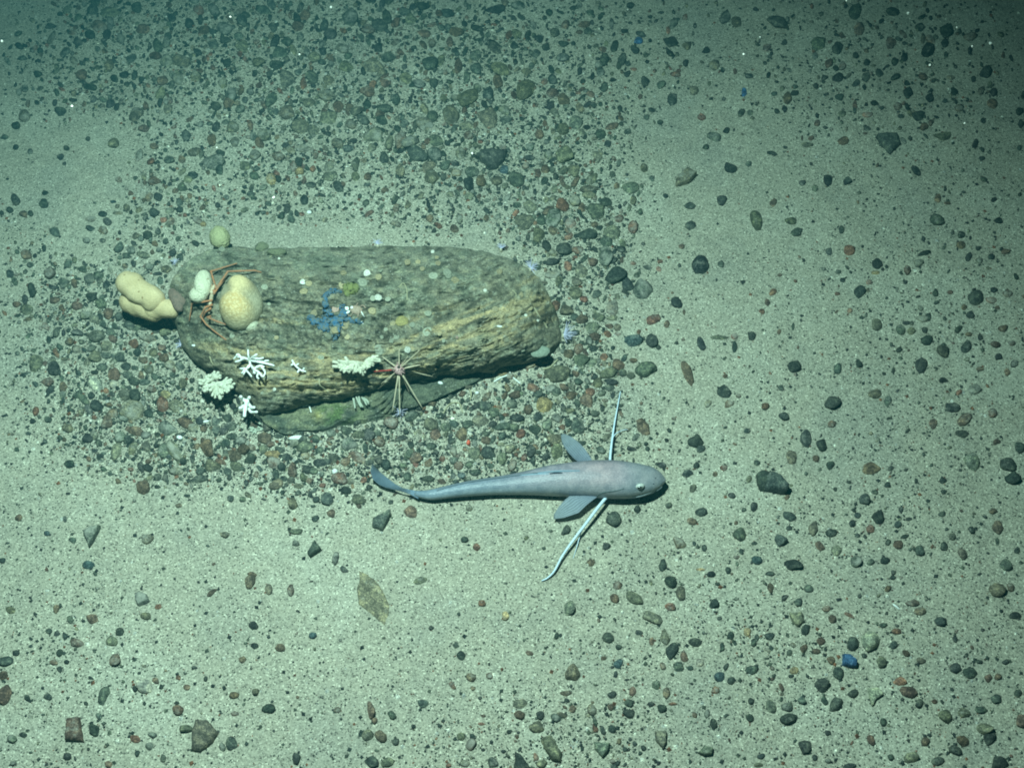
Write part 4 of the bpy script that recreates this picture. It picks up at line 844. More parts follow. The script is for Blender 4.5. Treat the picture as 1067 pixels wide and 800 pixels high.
b_.inputs['Roughness'].default_value = .95; b_.inputs['Specular IOR Level'].default_value = .08
bump(nt_, b_, mathn(nt_, 'ADD', mathn(nt_, 'MULTIPLY', mathn(nt_, 'MINIMUM', v_.outputs['Distance'], .2), 4), noise(nt_, geo_pos(nt_), 500, 3, .7)), .5, .001)
rs_ = {}
def egg2(v):
    v = egg(v); u, w = v[:, 0], v[:, 1]; top = np.clip(v[:, 2], 0, 1) > .02
    kn = np.exp(-(((u - .06) / .58) ** 2 + ((w + .44) / .40) ** 2) ** 3) * top
    be = np.exp(-(((u + .02) / .80) ** 2 + ((w - .42) / .50) ** 2) ** 3) * top
    v = v.copy(); v[:, 2] += .50 * kn + .34 * be + .10 * (fbm(u * 2.5 + 4, w * 2.5, 3) - .5); rs_['k'] = kn; rs_['b'] = be
    return v
ob = lump('body', 250.5, 317, 45, 52, 12, .0185, .058, sp, M_ROUND, 21, sub=4, rough=.02, shape=egg2)
kk = np.clip(rs_['k'] + rs_['b'], 0, 1)[:, None]; cb = np.array([.40, .36, .25]) * (1 - kk) + np.array([.61, .48, .27]) * kk
set_col(ob.data, np.hstack([cb, (rs_['b'] * .9)[:, None]]))
lump('foot', 261, 338, 17, 16, 0, .009, .052, sp, M_SPONGE_W, 24, sub=3, rough=.05)
sp = thing('cream_sponge', at(210, 300, .055), 'small knobbly cream-white sponge left of the sea spider', 'sponge')
lump('body', 211, 296.5, 18, 27, 8, .009, .060, sp, M_SPONGE_W, 31, rough=.05, fine=.12)
lump('lobe', 207, 307, 21, 15, -22, .0085, .0565, sp, M_SPONGE_W, 33, sub=3, rough=.05, fine=.12)
o = lump('yellow_sponge', 229, 248, 20, 21, 0, .012, .030, None, M_SPONGE_Y, 41, rough=.03, fine=.25)
tag(o, 'fuzzy pale yellow sponge standing behind the upper left edge of the boulder', 'sponge')

def draped(name, poly_px, label, cat, mat, thick=.0018, lift=.0006, step=1.15, parent=None, edge=1.6, seed=1):
    """a thin crust following the rock: grid cells inside an outline, thinning to its edge"""
    xs = [p[0] for p in poly_px]; ys = [p[1] for p in poly_px]
    X_, Y_ = np.meshgrid(np.arange(min(xs) - 1, max(xs) + 1.01, step), np.arange(min(ys) - 1, max(ys) + 1.01, step))
    wob = (fbm(X_ / 2.6 + seed, Y_ / 2.6, 3) - .5) * 5
    ins = in_poly(X_ + wob, Y_ + wob * .6, poly_px)
    d = ins.astype(float)
    for _ in range(int(edge)):
        d = (d + np.roll(d, 1, 0) + np.roll(d, -1, 0) + np.roll(d, 1, 1) + np.roll(d, -1, 1)) / 5 * ins
    idx = -np.ones(X_.shape, int); V_ = []
    for i_ in range(X_.shape[0]):
        for j in range(X_.shape[1]):
            if ins[i_, j]:
                p, nn = hit(float(X_[i_, j]), float(Y_[i_, j]))
                h_ = thick * d[i_, j] - 0.0012 * (1 - d[i_, j]) + lift
                idx[i_, j] = len(V_); V_.append(p + nn * h_)
    F_ = []
    for i_ in range(X_.shape[0] - 1):
        for j in range(X_.shape[1] - 1):
            q = [idx[i_, j], idx[i_ + 1, j], idx[i_ + 1, j + 1], idx[i_, j + 1]]
            if min(q) >= 0: F_.append(q)
    V_ = np.array([tuple(v) for v in V_]); c = V_.mean(0); nv = len(V_)
    # underside so that it has real thickness
    V2 = V_ - np.array([0, 0, .004])
    edges = defaultdict(int)
    for q in F_:
        for a, b in zip(q, q[1:] + q[:1]): edges[(a, b)] += 1
    S_ = [(b, a, a + nv, b + nv) for (a, b) in edges if (b, a) not in edges]
    me = mesh_list(name, np.vstack([V_, V2]) - c, F_ + [tuple(x + nv for x in q[::-1]) for q in F_] + S_)
    o = link(name, me, parent, mat); o.location = c
    return tag(o, label, cat)
def z5(lst, ox=310, oy=290, s=10.67): return [(ox + a / s, oy + b / s) for a, b in lst]
blue = z5([(380,120),(470,140),(520,150),(470,190),(400,165),(340,210),(330,260),(370,330),(400,400),(450,420),(470,350),(450,300),(520,270),(540,330),(540,400),(580,440),(680,450),(770,470),(700,500),(560,480),(500,500),(560,560),(480,560),(500,620),(480,670),(400,690),(345,650),(380,610),(470,620),(420,560),(350,540),(350,600),(270,590),(190,520),(110,470),(100,420),(160,410),(230,460),(300,470),(270,430),(260,330),(290,300),(265,230),(310,180)])
draped('blue_sponge', blue, 'bright blue branching crust sponge spread over the middle of the boulder', 'sponge', M_BLUE, thick=.0012, lift=.0018, seed=4)
draped('green_sponge', z5([(540,40),(640,60),(700,110),(660,170),(590,220),(530,200),(500,120)]), 'yellow-green crust sponge just above the blue one on the boulder', 'sponge', M_GREEN, thick=.0028, seed=9)
o = lump('ochre_sponge', 419, 335, 15, 12, 10, .0035, hit(419, 335)[0].z + .001, None, M_OCHRE, 51, sub=3, rough=.06, fine=.2)
tag(o, 'oval ochre sponge cushion in the middle of the boulder, right of the small crab', 'sponge')
o = lump('purple_sponge', 184.5, 312, 16, 25, -25, .006, hit(186, 313)[0].z + .0, None, M_PURPLE, 52, sub=3, rough=.08, fine=.2)
tag(o, 'dull purplish cushion at the left tip of the boulder beside the lobed sponge', 'sponge')
o = lump('grey_sponge', 562.5, 367, 22, 12, -5, .003, hit(562, 366)[0].z + .0005, None, make_plain('sponge_grey', (.26, .30, .24), (.16, .19, .15), 500, .95, .8, .001), 53, sub=3, rough=.06, fine=.2)
tag(o, 'pale grey-green crust at the lower right end of the boulder', 'sponge')
for x, y, w, h, lb in [(288, 263, 17, 9, 'low olive growth on the upper left crest of the boulder'), (272, 258, 14, 9, 'grey tufty growth on the skyline of the boulder near its left end')]:
    o = lump('turf', x, y, w, h, 0, .004, hit(x, y + 2)[0].z, None, make_plain('turf', (.20, .20, .12), (.11, .12, .08), 500, .95, 1, .0015), int(x), sub=3, rough=.1, fine=.5)
    o.name = 'crust_growth'; tag(o, lb, 'encrusting growth')

# ------------------------------------------------------------------ round shells cemented to the rock
M_SHELL = make_col('shell', 600, .55, .5, .35, .6)
SH = []
for ox, oy, s, txt in [(280,230,5.335,"195 397 44 t;220 350 36 t;190 340 30 w;415 292 36 t;412 355 44 t;550 290 40 w;520 345 54 p;610 315 38 t;623 275 34 p;607 430 42 w;665 438 32 p;575 505 44 t;372 492 44 k;255 515 42 t;425 588 38 t;433 642 42 t;370 612 44 t;690 575 32 t;800 582 34 p;885 518 40 p;885 622 60 p;710 650 34 p;682 672 26 p;628 650 22 p;770 718 38 w;616 716 66 p;650 608 24 p;288 765 34 p;45 650 26 t;60 568 22 t;910 310 42 p;1000 310 36 p;1040 330 36 t;945 240 34 t;855 268 28 t;770 232 36 t;830 232 30 t;935 208 24 t;912 175 22 w;860 740 34 t;580 432 34 p"),
    (440,230,5.335,"178 330 38 t;430 285 34 t;350 390 20 w;405 490 34 t;575 530 22 w;640 555 16 w;190 650 16 k;95 630 22 t;140 290 50 p;65 310 44 p;545 410 32 t;600 490 30 t;120 670 22 p;560 720 28 p;720 300 22 t"),
    (100,220,5.335,"935 425 38 p;1020 265 14 w;760 692 32 p;700 215 36 p;905 460 24 t;865 300 24 p;960 520 22 p"),
    (170,340,5.335,"875 178 34 p;620 348 20 w;100 470 18 w;550 372 18 p")]:
    for ln in txt.split(';'):
        a = ln.split(); SH.append((ox + float(a[0]) / s, oy + float(a[1]) / s, float(a[2]) / s, a[3]))
SC = {'t': ((.40, .33, .19), 'tan'), 'w': ((.70, .70, .60), 'white'), 'p': ((.34, .35, .26), 'greyish'), 'k': ((.50, .33, .26), 'pinkish')}
BL = [('blue sponge', 345, 325), ('green sponge', 366, 302), ('urchin', 416, 388), ('large round sponge', 250, 318), ('cream-white sponge', 209, 300), ('right end of the boulder', 580, 340),
      ('ochre sponge', 419, 335), ('boulder crest', 430, 262), ('small crab', 371, 323), ('white coral patch', 263, 380), ('cream coral fan', 372, 379), ('left tip of the boulder', 185, 330), ('upper right shoulder of the boulder', 540, 290), ('grey-green crust', 562, 367)]
def shell_mesh(d, seed):
    r_ = np.random.default_rng(seed); seg = 14
    rings = [(1.0, -.25), (.98, .12), (.80, .30), (.55, .24), (.30, .20), (.12, .34)]
    V_ = []
    wb = 1 + .07 * r_.normal(size=seg)
    a = np.linspace(0, 2 * np.pi, seg, endpoint=False)
    for q, z in rings:
        V_.append(np.stack([np.cos(a) * q * wb * d / 2, np.sin(a) * q * wb * d / 2 * .92, np.full(seg, z * d * .5)], -1))
    V_.append(np.array([[0, 0, .20 * d]])); V_ = np.vstack(V_); F_ = []
    for k in range(len(rings) - 1):
        for i_ in range(seg): F_.append((k * seg + i_, k * seg + (i_ + 1) % seg, (k + 1) * seg + (i_ + 1) % seg, (k + 1) * seg + i_))
    for i_ in range(seg): F_.append(((len(rings) - 1) * seg + i_, (len(rings) - 1) * seg + (i_ + 1) % seg, len(V_) - 1))
    return mesh_list('round_shell', V_, F_)
shl = []
for k, (x, y, d, c) in enumerate(SH):
    b = min(BL, key=lambda l: math.hypot(x - l[1], y - l[2])); dx, dy = x - b[1], y - b[2]
    ang = math.degrees(math.atan2(-dy, dx)) % 360
    dr = ['right of', 'above right of', 'above', 'above left of', 'left of', 'below left of', 'below', 'below right of'][int((ang + 22.5) // 45) % 8]
    sz = 'larger' if d > 7.4 else 'small' if d > 5 else 'tiny'
    shl.append([k, f'{sz} {SC[c][1]} round shell on the rock {dr} the {b[0]}', x, y, d, c])
gg = defaultdict(list)
for s_ in shl: gg[s_[1]].append(s_)
for lb, lst in gg.items():
    if len(lst) > 1:
        hor = (max(q[2] for q in lst) - min(q[2] for q in lst)) >= (max(q[3] for q in lst) - min(q[3] for q in lst))
        lst.sort(key=lambda q: q[2] if hor else q[3])
        nm = (['left', 'right'] if hor else ['upper', 'lower']) if len(lst) == 2 else [['leftmost', 'second from left', 'third from left', 'fourth from left', 'fifth from left'], ['topmost', 'second from top', 'third from top', 'fourth from top', 'fifth from top']][0 if hor else 1][:len(lst) - 1] + (['rightmost'] if hor else ['lowest'])
        for q, m_ in zip(lst, nm): q[1] = m_ + ' of the ' + q[1].replace(' round shell', ' round shells')
for q in shl:
    if len(q[1].split()) > 16: q[1] = q[1].replace(' on the rock', '')
for k, lb, x, y, d, c in shl:
    p, nn = hit(x, y, .0008)
    me = shell_mesh(d * .00095 * 1.05, k); cc = np.array(SC[c][0]) * random.uniform(.6, 1.0)
    col = np.tile(np.r_[cc, 1], (len(me.vertices), 1)); col[14:28, :3] *= 1.25; col[42:, :3] *= .75; col[70:, :3] *= 1.5
    set_col(me, col)
    o = link('round_shell', me, mat=M_SHELL); o.location = p
    o.rotation_euler = (nn.lerp(Vector((0, -.15, 1)), .75)).to_track_quat('Z', 'Y').to_euler(); o.rotation_euler.rotate_axis('Z', random.uniform(0, 6))
    tag(o, lb, 'shell', 'round shells on the boulder')

# ------------------------------------------------------------------ worm tubes, shell splinters
M_TUBE = make_plain('worm_tube', (.42, .38, .24), (.30, .28, .18), 500, .8, .5, .0008)
M_WHITE = make_plain('white_chalk', (.82, .84, .80), (.62, .64, .60), 500, .8, .5, .0006)
TUBES = [([(314,393.5),(331,394),(333,400),(339,405),(342,408)],.9,'crooked tan worm tube below the small white coral',0),
 ([(462,431),(466,424),(472,420),(479,421),(482,430)],.8,'curled tan worm tube with a white tip, right of the urchin',0),
 ([(531,388),(534,393),(542,400)],1.0,'pale straight worm tube poking out under the right end of the boulder',1),
 ([(556,321),(561,329),(566,336),(570,343)],.8,'thin whitish worm tube running down the right end of the boulder',0),
 ([(534,303),(538,306),(537,313)],.6,'tiny hooked worm tube on the upper right of the boulder',0),
 ([(416,300),(420,296),(424,304),(424,327)],.7,'long pale worm tube standing right of the green sponge',0),
 ([(316,424),(321,422.5),(324,430)],1.0,'white bent worm tube hooked over the dark crack',1),
 ([(488,404),(491,410),(490,417)],.9,'short tan worm tube on the ledge right of the urchin',0),
 ([(219,371),(222,378),(225,384)],.8,'pale worm tube above the cream coral clump',0),
 ([(515,398),(522,394),(530,391)],1.1,'knobbly pale worm tube under the right end of the boulder',1),
 ([(566,385),(573,383),(581,375)],1.0,'tan curved worm tube at the lower right tip of the boulder',0),
 ([(361,478),(369,474),(377,478),(379,484)],.6,'pale looping worm tube on gravel above the fish tail tip',0),
 ([(281,268),(287,265),(291,262)],.7,'short ochre worm tube with a white tip on the upper left crest',0)]
for pts, r_, lb, wh_ in TUBES:
    P3 = [hit(x, y, .0010)[0] for x, y in pts]; c = P3[0].copy()
    me = tube_mesh('worm_tube', [p - c for p in curve(P3, 5)], np.linspace(r_, r_ * .8, (len(P3) - 1) * 5 + 1) * .00085, 7, wob=.12)
    o = link('worm_tube', me, mat=M_WHITE if wh_ else M_TUBE); o.location = c; tag(o, lb, 'worm tube', 'worm tubes')
FR = [(934,632,10,2,38,'white shell splinter on sand right of the middle, near the right lower edge'),(214,439,8,2.4,-8,'white shell splinter in the gravel below the cream coral clump'),(309,456,16,5,-2,'white curved shell lying just under the mossy ledge'),
 (520.5,340,6,2,4,'white shell chip on the right part of the boulder'),(459,399,6,3,10,'white shell chip at the end of the right-hand urchin spine'),(349,491,6,6,50,'round cream-pink shell on the gravel below the boulder'),
 (315,295,6,3,10,'bluish-white shell chip on the boulder left of the green sponge'),(377,336,5,2.2,30,'white chip on the boulder just below the small crab'),(322,221,5,4,0,'white pebble-like shell piece above the boulder'),(187,456,6,5,0,'white chalky shell piece in the gravel at lower left of the boulder'),
 (404,100,0,0,0,''),(497,409,4,3,0,'tiny white shell fragment on the gravel ledge right of the urchin'),(202,360,6,2,-5,'white sliver of shell on the left flank of the boulder')]
for x, y, w, h, a, lb in FR:
    if not w: continue
    p, _ = hit(x, y)
    o = lump('shell_fragment', x, y, w, h, a, max(.0010, h * .0004), p.z + .0008, None, M_WHITE, int(x * 7), sub=2, rough=.10)
    tag(o, lb, 'shell')
p, _ = hit(488, 461)
M_RED = make_plain('red_glint', (.80, .16, .08), (.45, .06, .04), 700, .35, .3, .0006)
o = lump('red_pebble', 488, 461, 5, 4.5, -50, .0024, p.z + .0018, None, M_RED, 5, sub=3, rough=.05); tag(o, 'tiny bright red and pink blob on the dark gravel above the fish tail', 'pebble')

# ------------------------------------------------------------------ branching corals
M_CORAL = make_plain('coral_white', (.90, .92, .88), (.74, .76, .72), 500, .8, .4, .0006)
M_CREAM = make_plain('coral_cream', (.60, .60, .47), (.44, .43, .33), 400, .85, .6, .0008)
M_CREAMW = make_plain('coral_pale', (.66, .66, .53), (.44, .44, .36), 400, .85, .6, .0008)
M_GREYC = make_plain('coral_grey', (.44, .47, .38), (.30, .33, .27), 400, .85, .6, .0008)
def coral(name, roots, label, mat, rad, seed, group='branching corals on the boulder', lift=.004, zfix=None):
    """roots: list of px polylines, each one branch of the colony, from the base outwards"""
    b0 = hit(*roots[0][0])[0] if zfix is None else Vector(at(*roots[0][0], zfix))
    t = thing(name, b0, label, 'coral', group); r_ = random.Random(seed)
    def br(pts, rr):
        P3 = []
        for k, q in enumerate(pts):
            if zfix is not None: P3.append(Vector(at(q[0], q[1], zfix + r_.uniform(-.003, .004) + .004 * k))); continue
            P3.append(hit(q[0], q[1], lift * (.35 + min(1.0, math.hypot(q[0] - roots[0][0][0], q[1] - roots[0][0][1]) / 12)) + (r_.uniform(-.0004, .0010) if k else 0), True)[0])
        cv = curve(P3, 4); n = len(cv)
        rads = [rr * (1.0 - .25 * k / n) * (1 + .10 * math.sin(k * 1.9 + seed)) for k in range(n)]; rads[-1] *= .95
        me = tube_mesh('branch', [p - b0 for p in cv], rads, 8, wob=.10, seed=seed)
        link('branch', me, t, mat)
    for pl in roots: br(pl, rad * r_.uniform(.85, 1.15))
    return t
def sprout(cx, cy, n, rmin, rmax, seed, a0=0, a1=360, squash=1.0, fork=True):
    r_ = random.Random(seed); out = []
    for k in range(n):
        a = R(a0 + (a1 - a0) * (k + r_.uniform(.2, .8)) / n); L = r_.uniform(rmin, rmax)
        dx, dy = math.cos(a), math.sin(a) * squash
        m_ = (cx + dx * L * .5 + r_.uniform(-1, 1), cy + dy * L * .5 + r_.uniform(-1, 1)); e = (cx + dx * L, cy + dy * L)
        out.append([(cx, cy), m_, e])
        if fork and L > 6:
            for sgn in (-1, 1):
                if r_.random() < .75:
                    a2 = a + sgn * R(r_.uniform(30, 60)); l2 = L * r_.uniform(.28, .45)
                    out.append([m_, (m_[0] + math.cos(a2) * l2, m_[1] + math.sin(a2) * l2 * squash)])
    return out
S1 = 10.67
def q6(l, ox=190, oy=370, s=10.67): return [[(ox + a / s, oy + b / s) for a, b in pl] for pl in l]
W1 = q6([[(750,60),(735,10),(730,-60)],[(750,60),(690,30),(600,20),(575,40)],[(690,30),(640,60),(590,75)],[(750,50),(800,10),(830,-10)],[(750,60),(830,70),(960,60)],[(830,75),(920,90),(1020,115)],[(750,70),(750,120),(700,160),(660,200)],[(700,150),(640,150)],[(700,160),(740,200),(770,240)],[(760,110),(800,160),(850,190),(890,240)],[(850,190),(830,240),(850,260)],[(800,150),(860,120),(910,130)],[(880,130),(920,190),(900,240)],[(750,110),(720,140),(680,215)],[(770,130),(810,200),(790,190)],[(660,40),(620,-10),(600,10)],[(780,30),(850,40),(900,30)]])
coral('branching_coral', W1, 'bright white branching coral spread flat on the left half of the boulder', M_CORAL, .00115, 3, lift=.0065)
W3 = q6([[(720,520),(660,480),(650,460)],[(720,520),(735,490),(745,470)],[(720,520),(700,580),(690,680)],[(720,530),(770,580),(800,580)],[(740,560),(760,630),(830,630)],[(700,560),(640,590)]])
coral('branching_coral', W3, 'small bright white coral sprig at the lower left corner of the boulder', M_CORAL, .0019, 5, zfix=.022)
W2 = sprout(225, 400, 20, 9, 18, 8, -20, 200, .9) + sprout(221, 396, 9, 6, 13, 18, 140, 340, .8) + sprout(233, 402, 9, 5, 12, 28, -60, 130, .9) + sprout(215, 401, 6, 4, 9, 38, 60, 240, .9)
coral('branching_coral', W2, 'dense cream knobbly coral clump hanging at the lower left edge of the boulder', M_CREAMW, .0018, 6, lift=.007, zfix=.016)
W4 = sprout(267, 446, 14, 4, 10, 11, 0, 360, .7, True)
coral('branching_coral', W4, 'dim grey-white frilly coral on the gravel below the lower left corner of the boulder', M_GREYC, .0009, 7, lift=.002)
W5 = [[(304.5,375.5),(307,380),(311,384)],[(306,379),(303.5,380.5)],[(308,381),(311,379)],[(310,383),(314,386),(318.5,387)],[(312,385),(310,388)],[(315,386),(317,383.5)]]
coral('branching_coral', W5, 'tiny white coral twig between the two larger corals on the boulder', M_CORAL, .0011, 8, lift=.004)
W6 = [[(347,377),(352,378),(358,381)],[(347,382),(352,382),(360,383)]] + sprout(372, 378, 21, 9, 20, 14, 0, 190, .72) + sprout(382, 376, 13, 6, 15, 15, -60, 120, .6) + sprout(362, 380, 12, 6, 14, 16, 60, 300, .65)
coral('branching_coral', W6, 'large cream coral fan left of the urchin with stubby lobed tips', M_CREAM, .0017, 9, lift=.007)
W7 = [[(368,413),(369,419),(370,425)],[(371,413),(373,418),(376,424)],[(374,413),(375,419),(378,424)],[(377,414),(380,418),(382,422)],[(379,415),(383,418),(384,421)]]
coral('branching_coral', W7, 'grey finger-like coral tuft on the ledge below the crack, left of the urchin', M_GREYC, .0012, 10, lift=.004)

# ------------------------------------------------------------------ pencil urchin
M_SPINE = make_plain('urchin_spine', (.58, .50, .36), (.42, .36, .25), 300, .7, .3, .0005)
M_REDSP = make_plain('urchin_red_spine', (.40, .035, .03), (.25, .02, .02), 300, .6, .2, .0005)
M_TEST = make_plain('urchin_test', (.62, .40, .38), (.34, .20, .20), 700, .7, .9, .001)
pb, nb_ = hit(416.5, 388)
ur = thing('sea_urchin', pb, 'pink-bodied pencil urchin with long thin spread spines at the lower middle of the boulder', 'sea urchin')
cu = pb + Vector((0, 0, .006))
v = ICO[3][0] * np.array([.0056, .0056, .0042]); me = mesh('body', v + np.array(tuple(cu - pb)), ICO[3][1]); link('body', me, ur, M_TEST)
v = ICO[2][0] * np.array([.0017, .0017, .0010]); me = mesh('vent', v + np.array(tuple(cu - pb)) + np.array([0, 0, .0041]), ICO[2][1]); link('vent', me, ur, make_plain('vent_dark', (.03, .025, .02)))
SPN = [((416,364),.010),((399,372),.006),((390,387),.004),((394,405),.002),((409,428),.012),((416.5,432),.015),((440,425),.016),((455,393),.010),((438,380),.008),((437,365),.020),((402,383),.010),((425,371),.012),((397,400),.006),((427,410),.004)]
for k, ((x, y), hz) in enumerate(SPN):
    e = hit(x, y)[0]; e = Vector(at(x, y, e.z + hz * .75)); d = (e - cu).normalized()
    a = cu + d * .0045
    n = 7; pts = [a.lerp(e, i_ / n) for i_ in range(n + 1)]
    thin = .55 if k >= 10 else 1
    me = tube_mesh('spine', [p - pb for p in pts], [.00105 * thin, .00088 * thin, .00082 * thin, .00078 * thin, .00072 * thin, .00066 * thin, .00058 * thin, .00045 * thin], 7)
    o = link('spine', me, ur, M_REDSP if k == 2 else M_SPINE)
    if k == 2: o['label'] = 'dark red spine pointing at the cream coral'
r_ = random.Random(4)
for k in range(26):
    a = r_.uniform(0, 6.28); el = r_.uniform(.1, 1.2); d = Vector((math.cos(a) * math.cos(el), math.sin(a) * math.cos(el), math.sin(el)))
    a0 = cu + Vector((d.x * .005, d.y * .005, d.z * .0038)); me = tube_mesh('short_spine', [a0 - pb, a0 + d * .0018 - pb, a0 + d * .0032 - pb], [.0004, .00035, .0002], 5)
    link('short_spine', me, ur, M_TEST)

# ------------------------------------------------------------------ sea spider
M_LEG = make_plain('orange_leg', (.44, .18, .08), (.26, .15, .09), 200, .65, .3, .0006)
M_PALEB = make_plain('mottled_body', (.66, .58, .42), (.34, .24, .14), 420, .8, .7, .001)
def s1(l, ox=185, oy=265, s=10.67): return [(ox + a / s, oy + b / s) for a, b in l]
pb = hit(223, 309)[0]
spd = thing('sea_spider', pb, 'sea spider with a thin mottled body and long jointed orange legs between the sponges', 'sea spider')
body = s1([(430,380),(400,430),(395,500),(380,580),(365,690)])
P3 = [hit(x, y)[0] + Vector((0, 0, .006)) for x, y in body]
me = tube_mesh('body', [p - pb for p in curve(P3, 5)], np.interp(np.linspace(0, 1, 21), [0, .1, .5, .9, 1], [.0010, .0019, .0021, .0016, .0008]), 9, wob=.22, seed=3); link('body', me, spd, M_PALEB)
LEGS = [[(430,380),(370,190),(500,150),(660,100)], [(440,370),(560,190),(700,185),(860,180),(930,200)], [(410,420),(330,200),(300,190)],
        [(380,510),(280,530),(160,545),(130,740)], [(385,560),(310,590),(255,690),(320,780),(430,870),(540,950)], [(365,690),(330,700),(450,750),(600,800),(720,830)], [(400,440),(480,330),(560,240)], [(370,600),(300,650),(260,760)]]
for k, lg_ in enumerate(LEGS):
    pts = s1(lg_); n = len(pts); P3 = []
    for i_, (x, y) in enumerate(pts):
        p = hit(x, y)[0]; t = i_ / (n - 1)
        P3.append(Vector(at(x, y, p.z + (.006 + .007 * math.sin(t * math.pi)) * (1 - t) + .0012)))
    d_ = []
    for i_ in range(n - 1): d_ += [P3[i_].lerp(P3[i_ + 1], q / 4) for q in range(4)]
    d_.append(P3[-1]); m_ = len(d_)
    me = tube_mesh('leg', [p - pb for p in d_], [.00115 * (1 - .55 * i_ / m_) * (1.25 if i_ % 4 == 0 else 1) for i_ in range(m_)], 7); link('leg', me, spd, M_LEG)

# ------------------------------------------------------------------ small crab
pb = hit(371, 323)[0]
crab = thing('small_crab', pb, 'tiny pinkish crab with white claws on the right edge of the blue sponge', 'crab')
M_CRAB = make_plain('crab_shell', (.42, .31, .24), (.24, .18, .13), 600, .6, .7, .0008)
def loc_l(name, x, y, w, h, a, t, z, m_, sd): return lump(name, x, y, w, h, a, t, z, crab, m_, sd, sub=3, rough=.06, fine=.15)
loc_l('carapace', 371.5, 323, 13, 9, 8, .0036, pb.z + .003, M_CRAB, 3)
loc_l('claw', 361.5, 321.5, 5, 4, 60, .0014, pb.z + .003, M_WHITE, 4); loc_l('claw', 362.5, 325.5, 5.5, 2.5, -30, .0012, pb.z + .003, M_WHITE, 5)
loc_l('eye', 366.5, 320.5, 3, 3, 0, .0012, pb.z + .0055, M_WHITE, 6)
for pts in [[(376,324),(378,328),(380,331)],[(368,327),(366,330),(363,329)],[(374,327),(373,331)],[(376,320),(379,319),(381,322)],[(372,319),(373,316.5)]]:
    P3 = [hit(x, y)[0] + Vector((0, 0, .0022 if i_ < 1 else .0012)) for i_, (x, y) in enumerate(pts)]
    link('leg', tube_mesh('leg', [p - pb for p in curve(P3, 4)], .0007, 6), crab, M_WHITE if pts[0] == (376, 324) else M_CRAB)

# ------------------------------------------------------------------ small anemones with fine pale violet tentacles
M_TENT = make_plain('tentacle', (.50, .49, .62), (.36, .36, .48), 500, .7, .2, .0004)
M_COLM = make_plain('anemone_column', (.62, .58, .45), (.44, .40, .30), 500, .8, .3, .0005)
for (x, y, rr, a0, a1, lb, n) in [(587,352,13,-80,75,'pale violet anemone with thin rays at the right tip of the boulder',24),(553,283,9,-150,60,'pale violet anemone on the upper right shoulder of the boulder',16),(522,262,6,-160,0,'faint violet anemone on the top right skyline of the boulder',12),
        (394,258,6,-175,-5,'faint violet anemone at the middle of the boulder skyline',12),(184,276,5,0,360,'small bluish-violet anemone behind the upper left edge of the boulder',12),(190,362,7,0,360,'pale blue anemone on the lower left flank of the boulder',14),(417,432,8,0,360,'blurred violet-grey anemone below the urchin spines',16)]:
    p = hit(x, y)[0]
    t = thing('sea_anemone', p, lb, 'anemone', 'small anemones round the boulder'); r_ = random.Random(int(x))
    top = Vector((0, 0, .005))
    link('column', tube_mesh('column', [Vector((0, 0, -.001)), Vector((0, 0, .0025)), top], [.0019, .0016, .0015], 10), t, M_COLM)
    for k in range(n):
        a = R(-(a0 + (a1 - a0) * (k + r_.random()) / n)); L = rr * .00098 * r_.uniform(.6, 1.1); lift = r_.uniform(.1, .8) * L
        e = top + Vector((math.cos(a) * L, math.sin(a) * L * 1.05, lift)); m_ = top.lerp(e, .5) + Vector((r_.uniform(-1, 1), r_.uniform(-1, 1), 1.2)) * .0008
        link('tentacle', tube_mesh('tentacle', [top, m_, e], [.00050, .00042, .00024], 4, cap=False), t, M_TENT)
# ------------------------------------------------------------------ the fish, seen from above
M_FISH, nt_, b_ = mat_new('fish_skin')
at_ = N(nt_, 'ShaderNodeAttribute'); at_.attribute_name = 'col'; gp = geo_pos(nt_)
n1 = noise(nt_, gp, 75, 6, .7); mpn = N(nt_, 'ShaderNodeMapping'); mpn.inputs['Scale'].default_value = (1, 1.6, 1.6); nt_.links.new(gp, mpn.inputs[0])
vs = N(nt_, 'ShaderNodeTexVoronoi'); vs.inputs['Scale'].default_value = 520; nt_.links.new(mpn.outputs[0], vs.inputs['Vector'])
sc1 = ramp(nt_, vs.outputs['Distance'], [(0.0, (1.24, 1.24, 1.24)), (.5, (.78, .78, .80))])
c_ = mix(nt_, .7, at_.outputs['Color'], sc1, 'MULTIPLY')
c_ = mix(nt_, .6, c_, ramp(nt_, n1, [(.38, (.55, .60, .66)), (.62, (1.35, 1.25, 1.20))]), 'MULTIPLY')
nt_.links.new(c_, b_.inputs['Base Color']); b_.inputs['Roughness'].default_value = .44; b_.inputs['Specular IOR Level'].default_value = .35
bump(nt_, b_, vs.outputs['Distance'], .3, .0006)
M_FIN = make_col('fish_fin', 300, .5, .2, .3, .3); M_FIN.node_tree.nodes['Principled BSDF'].inputs['Alpha'].default_value = .82
M_RAY = make_plain('fin_ray', (.62, .74, .84), (.48, .58, .70), 300, .45, .1, .0003)
M_DARKF = make_plain('dark_membrane', (.02, .03, .05))
M_EYE = make_plain('eye_dark', (.05, .06, .06), (.03, .03, .03), 500, .15, .0, .0003, spec=.6)
M_LID = make_plain('eye_silver', (.55, .57, .52), (.36, .38, .36), 500, .3, .1, .0003, spec=.5)

